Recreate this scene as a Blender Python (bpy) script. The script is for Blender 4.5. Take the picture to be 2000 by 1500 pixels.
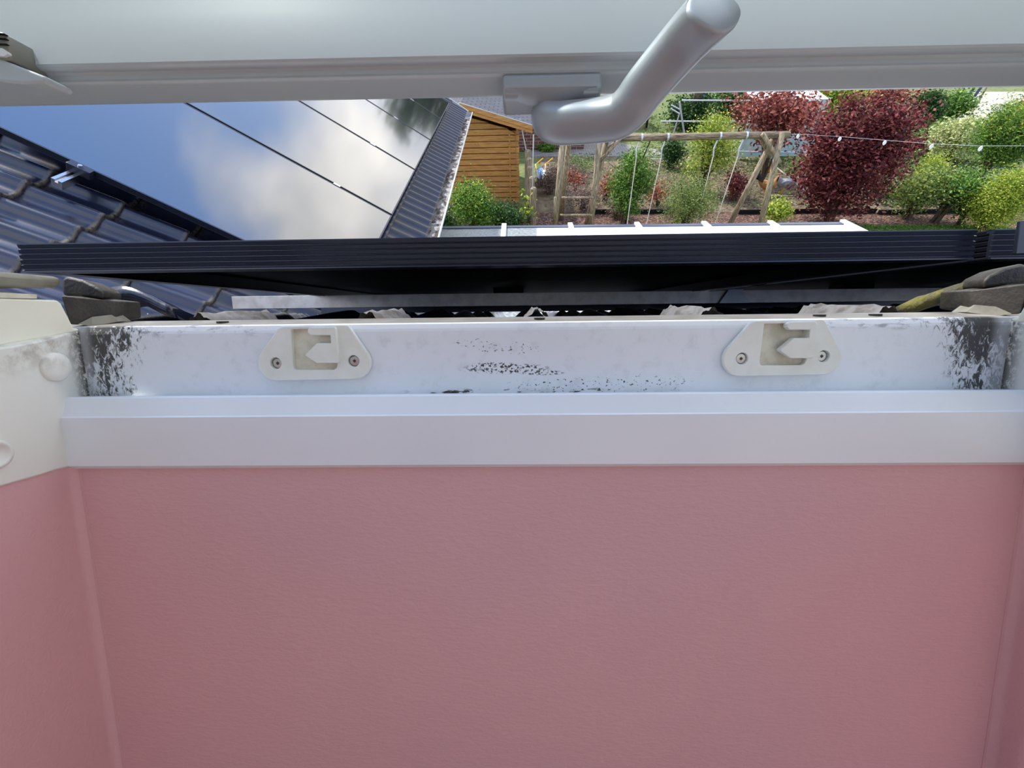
import bpy, bmesh, math, random
import numpy as np
from mathutils import Vector, Matrix
random.seed(7); rng = np.random.default_rng(11)
SC = bpy.context.scene
for o in list(bpy.data.objects): bpy.data.objects.remove(o)
COL = SC.collection

# ---------------------------------------------------------------- camera (held in the opening of the roof window, looking down)
F = 850.0
CAM = Vector((0, 0, 4.6))
def _n(v): return v / np.linalg.norm(v)
_X = _n(np.array((41000., -330., -850.)))
_Y = np.array((-15., -760., 850.)); _Y = _n(_Y - _X * (_Y @ _X))
_Z = np.cross(_X, _Y)
M = np.array([_X, _Y, _Z])
cam_d = bpy.data.cameras.new('camera'); cam = bpy.data.objects.new('camera', cam_d); COL.objects.link(cam)
cam_d.sensor_fit = 'HORIZONTAL'; cam_d.sensor_width = 36; cam_d.lens = 36 * F / 2000; cam_d.clip_start = .01; cam_d.clip_end = 400
R = M @ np.diag((1., -1., -1.))
cam.matrix_world = Matrix.Translation(CAM) @ Matrix([list(r) for r in R]).to_4x4()
SC.camera = cam

# ---------------------------------------------------------------- sky, sun, exposure
SC.view_settings.view_transform = 'Standard'; SC.view_settings.look = 'None'
SC.view_settings.exposure = 0.40; SC.view_settings.gamma = 1; SC.view_settings.use_curve_mapping = False
W = bpy.data.worlds.new('sky'); SC.world = W; W.use_nodes = True
def build_sky():
    nt = W.node_tree; nt.nodes.clear(); L = nt.links.new; A = nt.nodes.new
    tc = A('ShaderNodeTexCoord'); sep = A('ShaderNodeSeparateXYZ'); L(tc.outputs['Generated'], sep.inputs[0])
    grad = A('ShaderNodeValToRGB'); L(sep.outputs['Z'], grad.inputs[0])
    e = grad.color_ramp.elements
    e[0].position = 0.0; e[0].color = (.62, .74, .90, 1); e[1].position = .75; e[1].color = (.24, .46, 1.0, 1)
    n1 = A('ShaderNodeTexNoise'); n1.inputs['Scale'].default_value = 2.6; n1.inputs['Detail'].default_value = 6; n1.inputs['Roughness'].default_value = .55
    L(tc.outputs['Generated'], n1.inputs['Vector'])
    dot = A('ShaderNodeVectorMath'); dot.operation = 'DOT_PRODUCT'; L(tc.outputs['Generated'], dot.inputs[0]); dot.inputs[1].default_value = (-.30, .66, .69)
    m = A('ShaderNodeMapRange'); L(dot.outputs['Value'], m.inputs[0]); m.inputs[1].default_value = .86; m.inputs[2].default_value = .99; m.inputs[3].default_value = .12; m.inputs[4].default_value = -.30
    add = A('ShaderNodeMath'); L(n1.outputs['Fac'], add.inputs[0]); L(m.outputs[0], add.inputs[1])
    back = A('ShaderNodeMapRange'); L(sep.outputs['Y'], back.inputs[0]); back.inputs[1].default_value = -.1; back.inputs[2].default_value = .5; back.inputs[3].default_value = -.17; back.inputs[4].default_value = 0
    add2 = A('ShaderNodeMath'); L(add.outputs[0], add2.inputs[0]); L(back.outputs[0], add2.inputs[1])
    cr = A('ShaderNodeValToRGB'); L(add2.outputs[0], cr.inputs[0]); cr.color_ramp.elements[0].position = .40; cr.color_ramp.elements[1].position = .56
    n2 = A('ShaderNodeTexNoise'); n2.inputs['Scale'].default_value = 4.5; n2.inputs['Detail'].default_value = 4; L(tc.outputs['Generated'], n2.inputs['Vector'])
    cc = A('ShaderNodeValToRGB'); L(n2.outputs['Fac'], cc.inputs[0])
    cc.color_ramp.elements[0].position = .36; cc.color_ramp.elements[0].color = (.60, .65, .74, 1)
    cc.color_ramp.elements[1].position = .66; cc.color_ramp.elements[1].color = (1.75, 1.68, 1.56, 1)
    mx = A('ShaderNodeMix'); mx.data_type = 'RGBA'; L(cr.outputs[0], mx.inputs[0]); L(grad.outputs[0], mx.inputs[6]); L(cc.outputs[0], mx.inputs[7])
    bg = A('ShaderNodeBackground'); L(mx.outputs[2], bg.inputs[0]); bg.inputs[1].default_value = 1.3
    out = A('ShaderNodeOutputWorld'); L(bg.outputs[0], out.inputs[0])
build_sky()
sd = bpy.data.lights.new('sun', 'SUN'); sd.energy = 4.6; sd.angle = math.radians(3); sd.color = (1, .95, .86)
sun = bpy.data.objects.new('sun', sd); COL.objects.link(sun)
sun.rotation_euler = Vector((-.45, .48, .753)).to_track_quat('Z', 'Y').to_euler(); sun.location = (0, 0, 30)
SC.cycles.max_bounces = 8; SC.cycles.transparent_max_bounces = 16
SC.cycles.sample_clamp_indirect = 6

# ---------------------------------------------------------------- coordinate frames of the place
TH = math.radians(32.5)                      # pitch of both roofs
v = np.array([0, math.cos(TH), -math.sin(TH)]); n = np.array([0, math.sin(TH), math.cos(TH)])
C0 = np.array(CAM)
def ray(px, py): return M @ np.array([px - 1000, py - 750, F])
def RF(x, V, Wn): return C0 + np.array([x, 0, 0]) + v * V + n * Wn      # roof-window frame: across, down the slope, out of the slope
def to_rf(p): q = np.array(p) - C0; return (q[0], q @ v, q @ n)
def onV(px, py, V): r = ray(px, py); q = r * (V / (r @ v)); return (q[0], q @ v, q @ n)
def onW(px, py, Wn): r = ray(px, py); q = r * (Wn / (r @ n)); return (q[0], q @ v, q @ n)
def onX(px, py, x): r = ray(px, py); q = r * (x / r[0]); return (q[0], q @ v, q @ n)
def onZ(px, py, z=0.): r = ray(px, py); return C0 + r * ((z - C0[2]) / r[2])
def onY(px, py, y): r = ray(px, py); return C0 + r * (y / r[1])
# the neighbouring wing
EW = np.array([-.02324, .99973, 0.]); HX = np.array([EW[1], -EW[0], 0.])
S2 = HX * math.cos(TH) - np.array([0, 0, math.sin(TH)]); N2 = HX * math.sin(TH) + np.array([0, 0, math.cos(TH)])
PW = C0 + np.array([-.967, 3.287, -1.228])
def WF(a, b, h): return PW + EW * a + S2 * b + N2 * h

# ---------------------------------------------------------------- materials
def srgb(r, g, b):
    f = lambda c: (c / 255 / 12.92) if c / 255 <= .04045 else ((c / 255 + .055) / 1.055) ** 2.4
    return (f(r), f(g), f(b), 1)
class NT:
    def __init__(s, name):
        s.m = bpy.data.materials.new(name); s.m.use_nodes = True; s.nt = s.m.node_tree
        s.b = s.nt.nodes['Principled BSDF']
    def L(s, a, b): s.nt.links.new(a, b)
    def A(s, t, **k):
        nd = s.nt.nodes.new('ShaderNode' + t)
        for kk, vv in k.items(): setattr(nd, kk, vv)
        return nd
    def put(s, sock, val):
        if hasattr(val, 'node'): s.L(val, sock)
        else: sock.default_value = val
    def math(s, op, a, b=0., c=None, clamp=False):
        nd = s.A('Math', operation=op); nd.use_clamp = clamp; s.put(nd.inputs[0], a); s.put(nd.inputs[1], b)
        if c is not None: s.put(nd.inputs[2], c)
        return nd.outputs[0]
    def rng(s, x, a, b, c=0., d=1.):
        nd = s.A('MapRange'); nd.interpolation_type = 'SMOOTHSTEP'; s.put(nd.inputs[0], x)
        for i, q in enumerate((a, b, c, d)): nd.inputs[i + 1].default_value = q
        return nd.outputs[0]
    def pos(s): return s.A('NewGeometry').outputs['Position']
    def noise(s, vec, sc, det=4, rough=.55, dist=0.):
        nd = s.A('TexNoise'); s.L(vec, nd.inputs['Vector']); nd.inputs['Scale'].default_value = sc; nd.inputs['Detail'].default_value = det
        nd.inputs['Roughness'].default_value = rough; nd.inputs['Distortion'].default_value = dist; return nd.outputs['Fac']
    def scale(s, vec, sx, sy, sz):
        nd = s.A('VectorMath', operation='MULTIPLY'); s.L(vec, nd.inputs[0]); nd.inputs[1].default_value = (sx, sy, sz); return nd.outputs[0]
    def roofcoords(s):
        mp = s.A('Mapping', vector_type='TEXTURE'); s.L(s.pos(), mp.inputs[0]); mp.inputs[1].default_value = tuple(C0); mp.inputs[2].default_value = (-TH, 0, 0)
        sp = s.A('SeparateXYZ'); s.L(mp.outputs[0], sp.inputs[0]); return mp.outputs[0], sp.outputs
    def mix(s, f, a, b):
        nd = s.A('Mix', data_type='RGBA'); s.put(nd.inputs[0], f); s.put(nd.inputs[6], a); s.put(nd.inputs[7], b); return nd.outputs[2]
    def bump(s, h, st, dist=.01):
        nd = s.A('Bump'); nd.inputs['Strength'].default_value = st; nd.inputs['Distance'].default_value = dist; s.L(h, nd.inputs['Height']); s.L(nd.outputs[0], s.b.inputs['Normal'])
    def col(s, c): s.put(s.b.inputs['Base Color'], c)
    def set(s, **k):
        for kk, vv in k.items(): s.put(s.b.inputs[kk.replace('_', ' ')], vv)
        return s
def simple(name, c, rough=.5, metal=0., c2=None, nsc=20., amt=.5, bump=0., bsc=60., spec=.5):
    t = NT(name); t.set(Roughness=rough, Metallic=metal); t.b.inputs['Specular IOR Level'].default_value = spec
    if c2 is None: c2 = tuple(x * .82 for x in c[:3]) + (1,)
    f = t.noise(t.pos(), nsc, 5)
    t.col(t.mix(t.rng(f, .35, .7, 0, amt), c, c2))
    if bump: t.bump(t.noise(t.pos(), bsc, 4), bump, .004)
    return t.m
def leafmat(name, c1, c2, c3=None, rough=.55, trans=.3):
    t = NT(name); g = t.A('NewGeometry'); r = t.A('ValToRGB'); t.L(g.outputs['Random Per Island'], r.inputs[0])
    r.color_ramp.elements[0].color = c1; r.color_ramp.elements[1].color = c2
    if c3: e = r.color_ramp.elements.new(.5); e.color = c3
    t.L(r.outputs[0], t.b.inputs['Base Color']); t.set(Roughness=rough); t.b.inputs['Specular IOR Level'].default_value = .35
    tr = t.A('BsdfTranslucent'); t.L(r.outputs[0], tr.inputs[0]); mx = t.A('MixShader'); mx.inputs[0].default_value = trans
    t.L(t.b.outputs[0], mx.inputs[1]); t.L(tr.outputs[0], mx.inputs[2]); t.L(mx.outputs[0], t.nt.nodes['Material Output'].inputs[0])
    return t.m
MT = {}
MT['white'] = simple('white_pvc', srgb(232, 234, 238), .32, c2=srgb(214, 217, 222), nsc=6, amt=.4)
MT['cream'] = simple('cream_pvc', srgb(244, 244, 230), .4, c2=srgb(234, 232, 214), nsc=9, amt=.6)
MT['plate'] = simple('ivory_plastic', srgb(238, 241, 236), .38, c2=srgb(228, 230, 220), nsc=60, amt=.7)
MT['pocket'] = simple('yellowed_ivory_plastic', srgb(228, 226, 208), .5, c2=srgb(160, 154, 134), nsc=90, amt=.5)
MT['sash'] = simple('sash_pvc', srgb(190, 197, 201), .36, c2=srgb(182, 189, 193), nsc=4, amt=.4)
MT['handle'] = simple('satin_silver', srgb(172, 178, 184), .46, metal=.5, c2=srgb(164, 170, 176), nsc=5, amt=.3)
MT['dark_ring'] = simple('dark_collar', srgb(48, 46, 46), .3, metal=.5)
MT['steel'] = simple('bright_steel', srgb(200, 202, 205), .25, metal=1, nsc=80)
MT['alu'] = simple('mill_aluminium', srgb(182, 180, 178), .35, metal=.75, c2=srgb(150, 144, 138), nsc=40, amt=.6)
MT['alu_cover'] = simple('weathered_cover', srgb(150, 148, 138), .45, metal=.35, c2=srgb(96, 92, 82), nsc=30, amt=.9)
MT['rubber'] = simple('black_cover', srgb(40, 39, 38), .55, c2=srgb(74, 68, 60), nsc=60, amt=.6, bump=.2, bsc=300)
MT['lead'] = simple('lead_apron', srgb(118, 118, 120), .55, metal=.2, c2=srgb(74, 68, 60), nsc=90, amt=.8)
MT['zinc'] = simple('zinc', srgb(178, 184, 192), .35, metal=.6, c2=srgb(140, 146, 154), nsc=12, amt=.6)
MT['star'] = simple('screw_recess', srgb(70, 72, 78), .5, metal=.5)
MT['void'] = simple('dark_gap', srgb(18, 17, 16), .9)
MT['black_frame'] = NT('black_anodised')
_t = MT['black_frame']; _t.set(Roughness=.30, Metallic=.6); _t.col(srgb(54, 58, 70)); MT['black_frame'] = _t.m
# silver-grey solar glass: dark cells under smooth glass, fine contact lines
t = NT('solar_glass'); t.set(Roughness=.07, IOR=2.6); t.b.inputs['Coat Weight'].default_value = .6; t.b.inputs['Coat Roughness'].default_value = .12
w_ = t.A('TexWave', wave_type='BANDS', bands_direction='Y'); mp = t.A('Mapping'); t.L(t.pos(), mp.inputs[0]); mp.inputs[2].default_value = (0, 0, .023); t.L(mp.outputs[0], w_.inputs[0]); w_.inputs['Scale'].default_value = 60
t.col(t.mix(t.math('MULTIPLY', w_.outputs['Fac'], .5), srgb(17, 20, 30), srgb(30, 32, 40))); MT['solar'] = t.m
# engobed tiles
t = NT('glazed_black_tile'); wr = t.A('Attribute', attribute_name='wear'); p = t.pos(); nz = t.noise(p, 55, 5, .65)
f = t.math('MULTIPLY', wr.outputs['Fac'], t.rng(nz, .35, .6)); spk = t.rng(t.noise(p, 230, 2), .68, .74, 0, .5)
base = t.mix(t.rng(t.noise(p, 3, 3), .3, .7), srgb(24, 29, 46), srgb(36, 41, 62))
t.col(t.mix(t.math('MAXIMUM', f, t.math('MULTIPLY', spk, wr.outputs['Fac'])), base, srgb(98, 90, 74)))
t.L(t.rng(f, 0, 1, .24, .8), t.b.inputs['Roughness']); t.b.inputs['Coat Weight'].default_value = .25; t.b.inputs['Coat Roughness'].default_value = .3
t.bump(t.noise(p, 160, 3), .12, .002); MT['tile'] = t.m
t = NT('mossy_tile'); p = t.pos(); t.set(Roughness=.75)
t.col(t.mix(t.rng(t.noise(p, 45, 5, .7), .42, .6), srgb(84, 82, 70), srgb(112, 108, 54))); t.bump(t.noise(p, 200, 4), .5, .003); MT['moss'] = t.m
# pink embossed wallpaper
t = NT('pink_wall_paint'); p = t.pos(); t.set(Roughness=.62); t.b.inputs['Specular IOR Level'].default_value = .35
st = t.scale(p, 1, 2.6, 2.6); h = t.noise(st, 130, 4, .6, .4)
hair = t.rng(t.noise(t.scale(p, 2.2, 1, 1), 19, 1, .3, 3.5), .735, .75, 0, .0)
t.col(t.mix(t.rng(t.noise(p, 2.2, 3), .3, .7), srgb(226, 180, 182), srgb(218, 174, 181))); t.bump(h, .28, .0022); MT['pink'] = t.m
# white frame with mould in the corners and specks in the middle
t = NT('white_pvc_with_mould'); vec, sp = t.roofcoords(); X_, V_, W_ = sp[0], sp[1], sp[2]
face = t.rng(V_, .329, .331)
ax = t.math('ABSOLUTE', t.math('SUBTRACT', X_, .009))
top = t.rng(W_, -.045, -.012)
reach = t.math('ADD', t.rng(ax, .295, .338), t.math('MULTIPLY', t.rng(ax, .225, .33), t.math('MULTIPLY', top, .55)))
c_n = t.noise(t.scale(vec, 1.5, 1, .7), 190, 6, .75, .8); c_l = t.noise(vec, 38, 3, .5)
c_n = t.rng(c_n, .34, .66)
cm = t.rng(t.math('ADD', t.math('ADD', t.math('MULTIPLY', c_n, .6), t.math('MULTIPLY', c_l, .2)), t.math('MULTIPLY', reach, .5)), .76, 1.02, 0, .92)
cm = t.math('MULTIPLY', cm, t.rng(ax, .353, .342, .45, 1))
edge = t.math('MULTIPLY', t.rng(W_, -.0175, -.0125), t.rng(t.noise(t.scale(vec, .35, 1, 1), 160, 4, .7), .5, .62, 0, .5))
edge = t.math('MULTIPLY', edge, t.rng(ax, .12, .28))
# middle specks: a smeared crescent and a scatter along the lower edge
def blob(cx, cw, rx, rw):
    a = t.math('DIVIDE', t.math('SUBTRACT', X_, cx), rx); b = t.math('DIVIDE', t.math('SUBTRACT', W_, cw), rw)
    return t.rng(t.math('ADD', t.math('MULTIPLY', a, a), t.math('MULTIPLY', b, b)), 1.25, .35)
bl = [blob(*onV(988, 720, .335)[::2], .036, .0042), blob(*onV(965, 716, .335)[::2], .022, .0036), blob(*onV(1060, 728, .335)[::2], .018, .002)]
crescent = t.math('MAXIMUM', t.math('MAXIMUM', bl[0], bl[1]), bl[2])
sc2 = t.math('MAXIMUM', blob(*onV(1130, 752, .335)[::2], .06, .006), blob(*onV(1240, 750, .335)[::2], .045, .008))
sc3 = t.math('MAXIMUM', blob(*onV(925, 670, .335)[::2], .016, .004), t.math('MAXIMUM', blob(*onV(1015, 680, .335)[::2], .018, .005), blob(*onV(955, 678, .335)[::2], .01, .005)))
sn = t.noise(t.scale(vec, .75, 1, 1.1), 430, 3, .62)
s1 = t.math('MULTIPLY', t.rng(sn, .50, .56), crescent); s2_ = t.math('MULTIPLY', t.rng(sn, .595, .63), t.math('MAXIMUM', sc2, sc3))
low = t.math('MULTIPLY', t.rng(W_, -.0575, -.0605), t.math('MULTIPLY', t.rng(t.noise(t.scale(vec, .3, 1, 1), 300, 3, .6), .56, .62), t.rng(t.math('ABSOLUTE', t.math('SUBTRACT', X_, .03)), .13, .09)))
speck = t.math('MULTIPLY', t.math('MAXIMUM', t.math('MAXIMUM', s1, s2_), low), .95)
haze = t.rng(t.noise(vec, 60, 5, .7), .5, .75, 0, .12)
allm = t.math('MULTIPLY', face, t.math('MAXIMUM', t.math('MAXIMUM', cm, edge), t.math('MAXIMUM', speck, haze)), clamp=True)
t.col(t.mix(allm, t.mix(t.rng(t.noise(vec, 5, 2), .3, .7), srgb(238, 243, 250), srgb(230, 236, 245)), srgb(38, 34, 32)))
t.L(t.rng(allm, 0, 1, .3, .8), t.b.inputs['Roughness']); MT['frame'] = t.m
# jamb: cream-white, grimy along its outer edge near the corner
t = NT('grimy_jamb'); vec, sp = t.roofcoords()
g1 = t.math('MULTIPLY', t.rng(sp[2], -.045, -.018), t.rng(t.noise(vec, 70, 6, .7), .42, .68, 0, .55))
g2 = t.math('MULTIPLY', t.math('MULTIPLY', t.rng(sp[1], .318, .338), t.rng(sp[2], -.075, -.06)), t.rng(t.noise(vec, 170, 6, .8), .40, .52))
t.col(t.mix(g2, t.mix(g1, srgb(236, 238, 232), srgb(128, 112, 92)), srgb(44, 38, 34))); t.set(Roughness=.4); MT['jamb'] = t.m
MT['grass'] = simple('lawn_grass', srgb(78, 100, 46), .9, c2=srgb(122, 118, 76), nsc=4, amt=.8, bump=.6, bsc=40)
MT['soil'] = simple('garden_soil', srgb(92, 80, 60), .95, c2=srgb(126, 112, 88), nsc=5, amt=.9, bump=.7, bsc=60)
t = NT('bark_mulch'); p = t.pos(); vo = t.A('TexVoronoi'); vo.inputs['Scale'].default_value = 26; t.L(t.scale(p, 1, 1.6, 1), vo.inputs['Vector'])
sv = t.A('SeparateColor'); t.L(vo.outputs['Color'], sv.inputs[0]); rp = t.A('ValToRGB'); t.L(sv.outputs[0], rp.inputs[0])
rp.color_ramp.elements[0].color = srgb(44, 30, 25); rp.color_ramp.elements[1].color = srgb(158, 122, 104); e_ = rp.color_ramp.elements.new(.6); e_.color = srgb(84, 58, 47)
t.L(rp.outputs[0], t.b.inputs['Base Color']); t.set(Roughness=.95); t.bump(vo.outputs['Distance'], 1, .02); MT['mulch'] = t.m
MT['gravel'] = simple('pale_gravel', srgb(178, 172, 160), .9, c2=srgb(146, 140, 128), nsc=25, amt=.9, bump=.4, bsc=90)
def bricks(name, c1, c2, mortar, sx, bw=.24, bh=.08, ms=.01, axis='XZ', rough=.85):
    t = NT(name); sp = t.A('SeparateXYZ'); t.L(t.pos(), sp.inputs[0]); cb = t.A('CombineXYZ')
    t.L(sp.outputs[axis[0]], cb.inputs[0]); t.L(sp.outputs[axis[1]], cb.inputs[1]); br = t.A('TexBrick'); t.L(cb.outputs[0], br.inputs['Vector'])
    br.inputs['Scale'].default_value = 1; br.inputs['Brick Width'].default_value = bw; br.inputs['Row Height'].default_value = bh; br.inputs['Mortar Size'].default_value = ms
    br.inputs['Color1'].default_value = c1; br.inputs['Color2'].default_value = c2; br.inputs['Mortar'].default_value = mortar
    t.L(br.outputs['Color'], t.b.inputs['Base Color']); t.set(Roughness=rough); t.bump(br.outputs['Fac'], -.3, .01); return t.m
MT['brick'] = bricks('red_brick', srgb(84, 50, 46), srgb(110, 68, 60), srgb(136, 124, 116), 1, .30, .11, .012)
MT['shingle'] = bricks('grey_shingles', srgb(62, 64, 74), srgb(74, 76, 86), srgb(44, 46, 54), 1, .22, .2, .018, 'XY')
MT['paving'] = bricks('grey_paving', srgb(128, 124, 120), srgb(150, 146, 140), srgb(92, 92, 84), 1, .2, .1, .01, 'XY')
t = NT('amber_boards'); p = t.pos(); sp = t.A('SeparateXYZ'); t.L(p, sp.inputs[0])
gr = t.noise(t.scale(p, 1.2, 1, 22), 3, 5, .6, .5); kn = t.rng(t.noise(t.scale(p, 1, 1, 2.4), 9, 2), .66, .76, 0, .6)
t.col(t.mix(kn, t.mix(t.rng(gr, .3, .7), srgb(196, 146, 82), srgb(150, 102, 50)), srgb(78, 44, 20))); t.set(Roughness=.55); MT['boards'] = t.m
t = NT('weathered_pole'); p = t.pos(); t.col(t.mix(t.rng(t.noise(t.scale(p, 14, 14, 1.6), 3, 5, .65), .3, .7), srgb(176, 160, 134), srgb(96, 82, 62))); t.set(Roughness=.85); MT['pole'] = t.m
t = NT('weathered_beam'); p = t.pos(); t.col(t.mix(t.rng(t.noise(t.scale(p, 1.6, 14, 14), 3, 5, .65), .3, .7), srgb(164, 146, 120), srgb(72, 60, 48))); t.set(Roughness=.85); MT['beam'] = t.m
MT['white_paint'] = simple('white_aluminium_profile', srgb(244, 245, 246), .35, nsc=8, amt=.15)
MT['rafter'] = simple('rafter_profile', srgb(206, 208, 210), .4, nsc=8, amt=.2)
MT['poly'] = simple('opal_roof_sheet', srgb(240, 244, 248), .22, nsc=5, amt=.1, spec=.8)
MT['dirty_poly'] = simple('mottled_roof_sheet', srgb(150, 158, 160), .3, c2=srgb(96, 100, 96), nsc=40, amt=.9)
MT['greypaint'] = simple('grey_blue_profile', srgb(70, 78, 102), .35, metal=.3)
MT['galv'] = simple('galvanised_pipe', srgb(200, 206, 214), .3, metal=.4)
MT['rope'] = simple('pale_rope', srgb(206, 200, 188), .8)
MT['black'] = simple('black_plastic', srgb(20, 20, 23), .6, spec=.25)
MT['blue'] = simple('pale_blue_plastic', srgb(136, 176, 214), .35, c2=srgb(88, 120, 158), nsc=14, amt=.8)
MT['yellow'] = simple('yellow_plastic', srgb(236, 176, 40), .4)
MT['orange'] = simple('orange_plastic', srgb(240, 150, 10), .4)
MT['teal'] = simple('pale_teal_sheeting', srgb(176, 200, 200), .4, c2=srgb(140, 176, 176), nsc=5, amt=.7)
MT['bluegrey'] = simple('blue_grey_door', srgb(60, 76, 98), .4)
MT['render_wall'] = simple('cream_render', srgb(222, 214, 198), .9, bump=.3, bsc=120)
MT['bark'] = simple('bark', srgb(86, 70, 56), .9, c2=srgb(50, 40, 34), nsc=30, amt=.8)
MT['pipe_plank'] = simple('brown_plank', srgb(128, 112, 96), .8, c2=srgb(92, 76, 64), nsc=12, amt=.8)
MT['hen_brown'] = simple('golden_brown_feathers', srgb(196, 142, 78), .8, c2=srgb(140, 92, 50), nsc=50, amt=.8)
MT['hen_black'] = simple('black_feathers', srgb(28, 22, 22), .6)
MT['hen_grey'] = simple('speckled_grey_feathers', srgb(172, 176, 184), .8, c2=srgb(78, 82, 92), nsc=90, amt=1.)
MT['hen_white'] = simple('white_feathers', srgb(228, 220, 206), .8, nsc=60)
MT['comb'] = simple('red_comb', srgb(190, 62, 50), .6)
MT['lf_green'] = leafmat('leaf_green', srgb(46, 82, 28), srgb(152, 186, 84), srgb(86, 130, 48))
MT['lf_dark'] = leafmat('leaf_dark_green', srgb(26, 50, 24), srgb(88, 122, 62), srgb(50, 84, 38))
MT['lf_olive'] = leafmat('leaf_olive', srgb(70, 88, 42), srgb(170, 180, 110), srgb(112, 132, 64))
MT['lf_lime'] = leafmat('leaf_lime', srgb(84, 116, 34), srgb(212, 214, 98), srgb(146, 168, 58))
MT['lf_cream'] = leafmat('leaf_variegated', srgb(110, 136, 70), srgb(240, 236, 190), srgb(190, 198, 130))
MT['lf_maroon'] = leafmat('leaf_maroon', srgb(58, 20, 28), srgb(176, 96, 92), srgb(98, 38, 46), trans=.35)
MT['lf_redbrown'] = leafmat('leaf_red_brown', srgb(86, 44, 42), srgb(204, 130, 110), srgb(140, 74, 68), trans=.35)
MT['lf_red'] = leafmat('leaf_red', srgb(96, 96, 56), srgb(216, 120, 104), srgb(150, 74, 62))
MT['lf_heather'] = leafmat('leaf_heather', srgb(84, 74, 66), srgb(176, 146, 142), srgb(122, 106, 94))
MT['lf_orange'] = leafmat('leaf_orange', srgb(170, 90, 40), srgb(236, 160, 100), srgb(206, 120, 70))

# ---------------------------------------------------------------- mesh helpers
class MB:
    def __init__(s): s.v = []; s.f = []; s.mi = []
    def add(s, vs, fs, mi=0):
        b = len(s.v); s.v += [tuple(map(float, p)) for p in vs]; s.f += [tuple(b + i for i in f) for f in fs]; s.mi += [mi] * len(fs); return s
    def box(s, fn, a, b, mi=0):        # fn maps three local coordinates to the world
        c = [fn(x, y, z) for z in (a[2], b[2]) for y in (a[1], b[1]) for x in (a[0], b[0])]
        return s.add(c, [(0, 2, 3, 1), (4, 5, 7, 6), (0, 1, 5, 4), (2, 6, 7, 3), (0, 4, 6, 2), (1, 3, 7, 5)], mi)
    def prof(s, fn, pts, x0, x1, closed=True, caps=True, mi=0):      # profile (y,z) run along x
        k = len(pts); vs = [fn(x0, *p) for p in pts] + [fn(x1, *p) for p in pts]
        fs = [(i, (i + 1) % k, k + (i + 1) % k, k + i) for i in range(k if closed else k - 1)]
        if caps and closed: fs += [tuple(range(k))[::-1], tuple(range(k, 2 * k))]
        return s.add(vs, fs, mi)
    def prism(s, pts, d, mi=0):        # world polygon extruded by the vector d
        k = len(pts); P = [np.array(p, float) for p in pts]; vs = P + [p + np.array(d) for p in P]
        return s.add(vs, [tuple(range(k)), tuple(range(k, 2 * k))[::-1]] + [(i, k + i, k + (i + 1) % k, (i + 1) % k) for i in range(k)], mi)
    def tube(s, pts, rad, seg=10, caps=True, mi=0, flat=1., up=(0, 0, 1)):
        P = [np.array(p, float) for p in pts]; m = len(P); rad = [rad] * m if np.isscalar(rad) else rad; vs = []; u = None
        for i, p in enumerate(P):
            d = P[min(i + 1, m - 1)] - P[max(i - 1, 0)]; d /= (np.linalg.norm(d) or 1)
            if u is None: u = np.array(up, float) if abs(d @ np.array(up)) < .95 else np.array((1., 0, 0))
            u = u - d * (u @ d); u /= np.linalg.norm(u); w = np.cross(d, u)
            for k in range(seg):
                a = 2 * math.pi * k / seg; vs.append(p + u * math.cos(a) * rad[i] * flat + w * math.sin(a) * rad[i])
        fs = [(i * seg + k, i * seg + (k + 1) % seg, (i + 1) * seg + (k + 1) % seg, (i + 1) * seg + k) for i in range(m - 1) for k in range(seg)]
        if caps: fs += [tuple(range(seg))[::-1], tuple((m - 1) * seg + k for k in range(seg))]
        return s.add(vs, fs, mi)
    def build(s, name, mats, parent=None, smooth=False, bevel=0, seg=2, loc=None, fix=True):
        if not isinstance(mats, (list, tuple)): mats = [mats]
        base = Vector(loc) if loc is not None else (parent['_o'] if parent is not None and '_o' in parent else None)
        if parent is not None: base = OR[parent.name]
        elif base is None: base = Vector(np.mean(np.array(s.v), axis=0)) * 1.0
        me = bpy.data.meshes.new(name); me.from_pydata([tuple(Vector(p) - base) for p in s.v], [], s.f)
        for m_ in mats: me.materials.append(m_)
        me.polygons.foreach_set('material_index', s.mi); me.validate()
        if fix:
            bm = bmesh.new(); bm.from_mesh(me); bmesh.ops.recalc_face_normals(bm, faces=bm.faces); bm.to_mesh(me); bm.free()
        o = bpy.data.objects.new(name, me); COL.objects.link(o)
        if smooth: me.polygons.foreach_set('use_smooth', [True] * len(me.polygons))
        if bevel:
            b = o.modifiers.new('bevel', 'BEVEL'); b.width = bevel; b.segments = seg; b.limit_method = 'ANGLE'; b.angle_limit = math.radians(35)
            for p_ in me.polygons: p_.use_smooth = True
            me.set_sharp_from_angle(angle=math.radians(50)) if hasattr(me, 'set_sharp_from_angle') else None
        OR[o.name] = base
        if parent is not None: o.parent = parent
        else: o.location = base
        return o
OR = {}
def thing(name, label, cat, loc, group=None):
    o = bpy.data.objects.new(name, None); COL.objects.link(o); o.location = tuple(loc); o.empty_display_size = .1
    OR[o.name] = Vector(loc); o['label'] = label; o['category'] = cat
    if group: o['group'] = group
    return o
def tag(o, label, cat, group=None, kind=None):
    o['label'] = label; o['category'] = cat
    if group: o['group'] = group
    if kind: o['kind'] = kind
    return o
def struct(o): o['kind'] = 'structure'; return o
WD = lambda x, y, z: (x, y, z)
def copy_tree(o, delta, label=None):
    c = o.copy(); COL.objects.link(c); c.location = Vector(o.location) + Vector(delta)
    if label: c['label'] = label
    def kids(src, dst):
        for ch in [x for x in bpy.data.objects if x.parent == src and x is not dst]:
            d = ch.copy(); COL.objects.link(d); d.parent = dst; kids(ch, d)
    kids(o, c); return c
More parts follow.
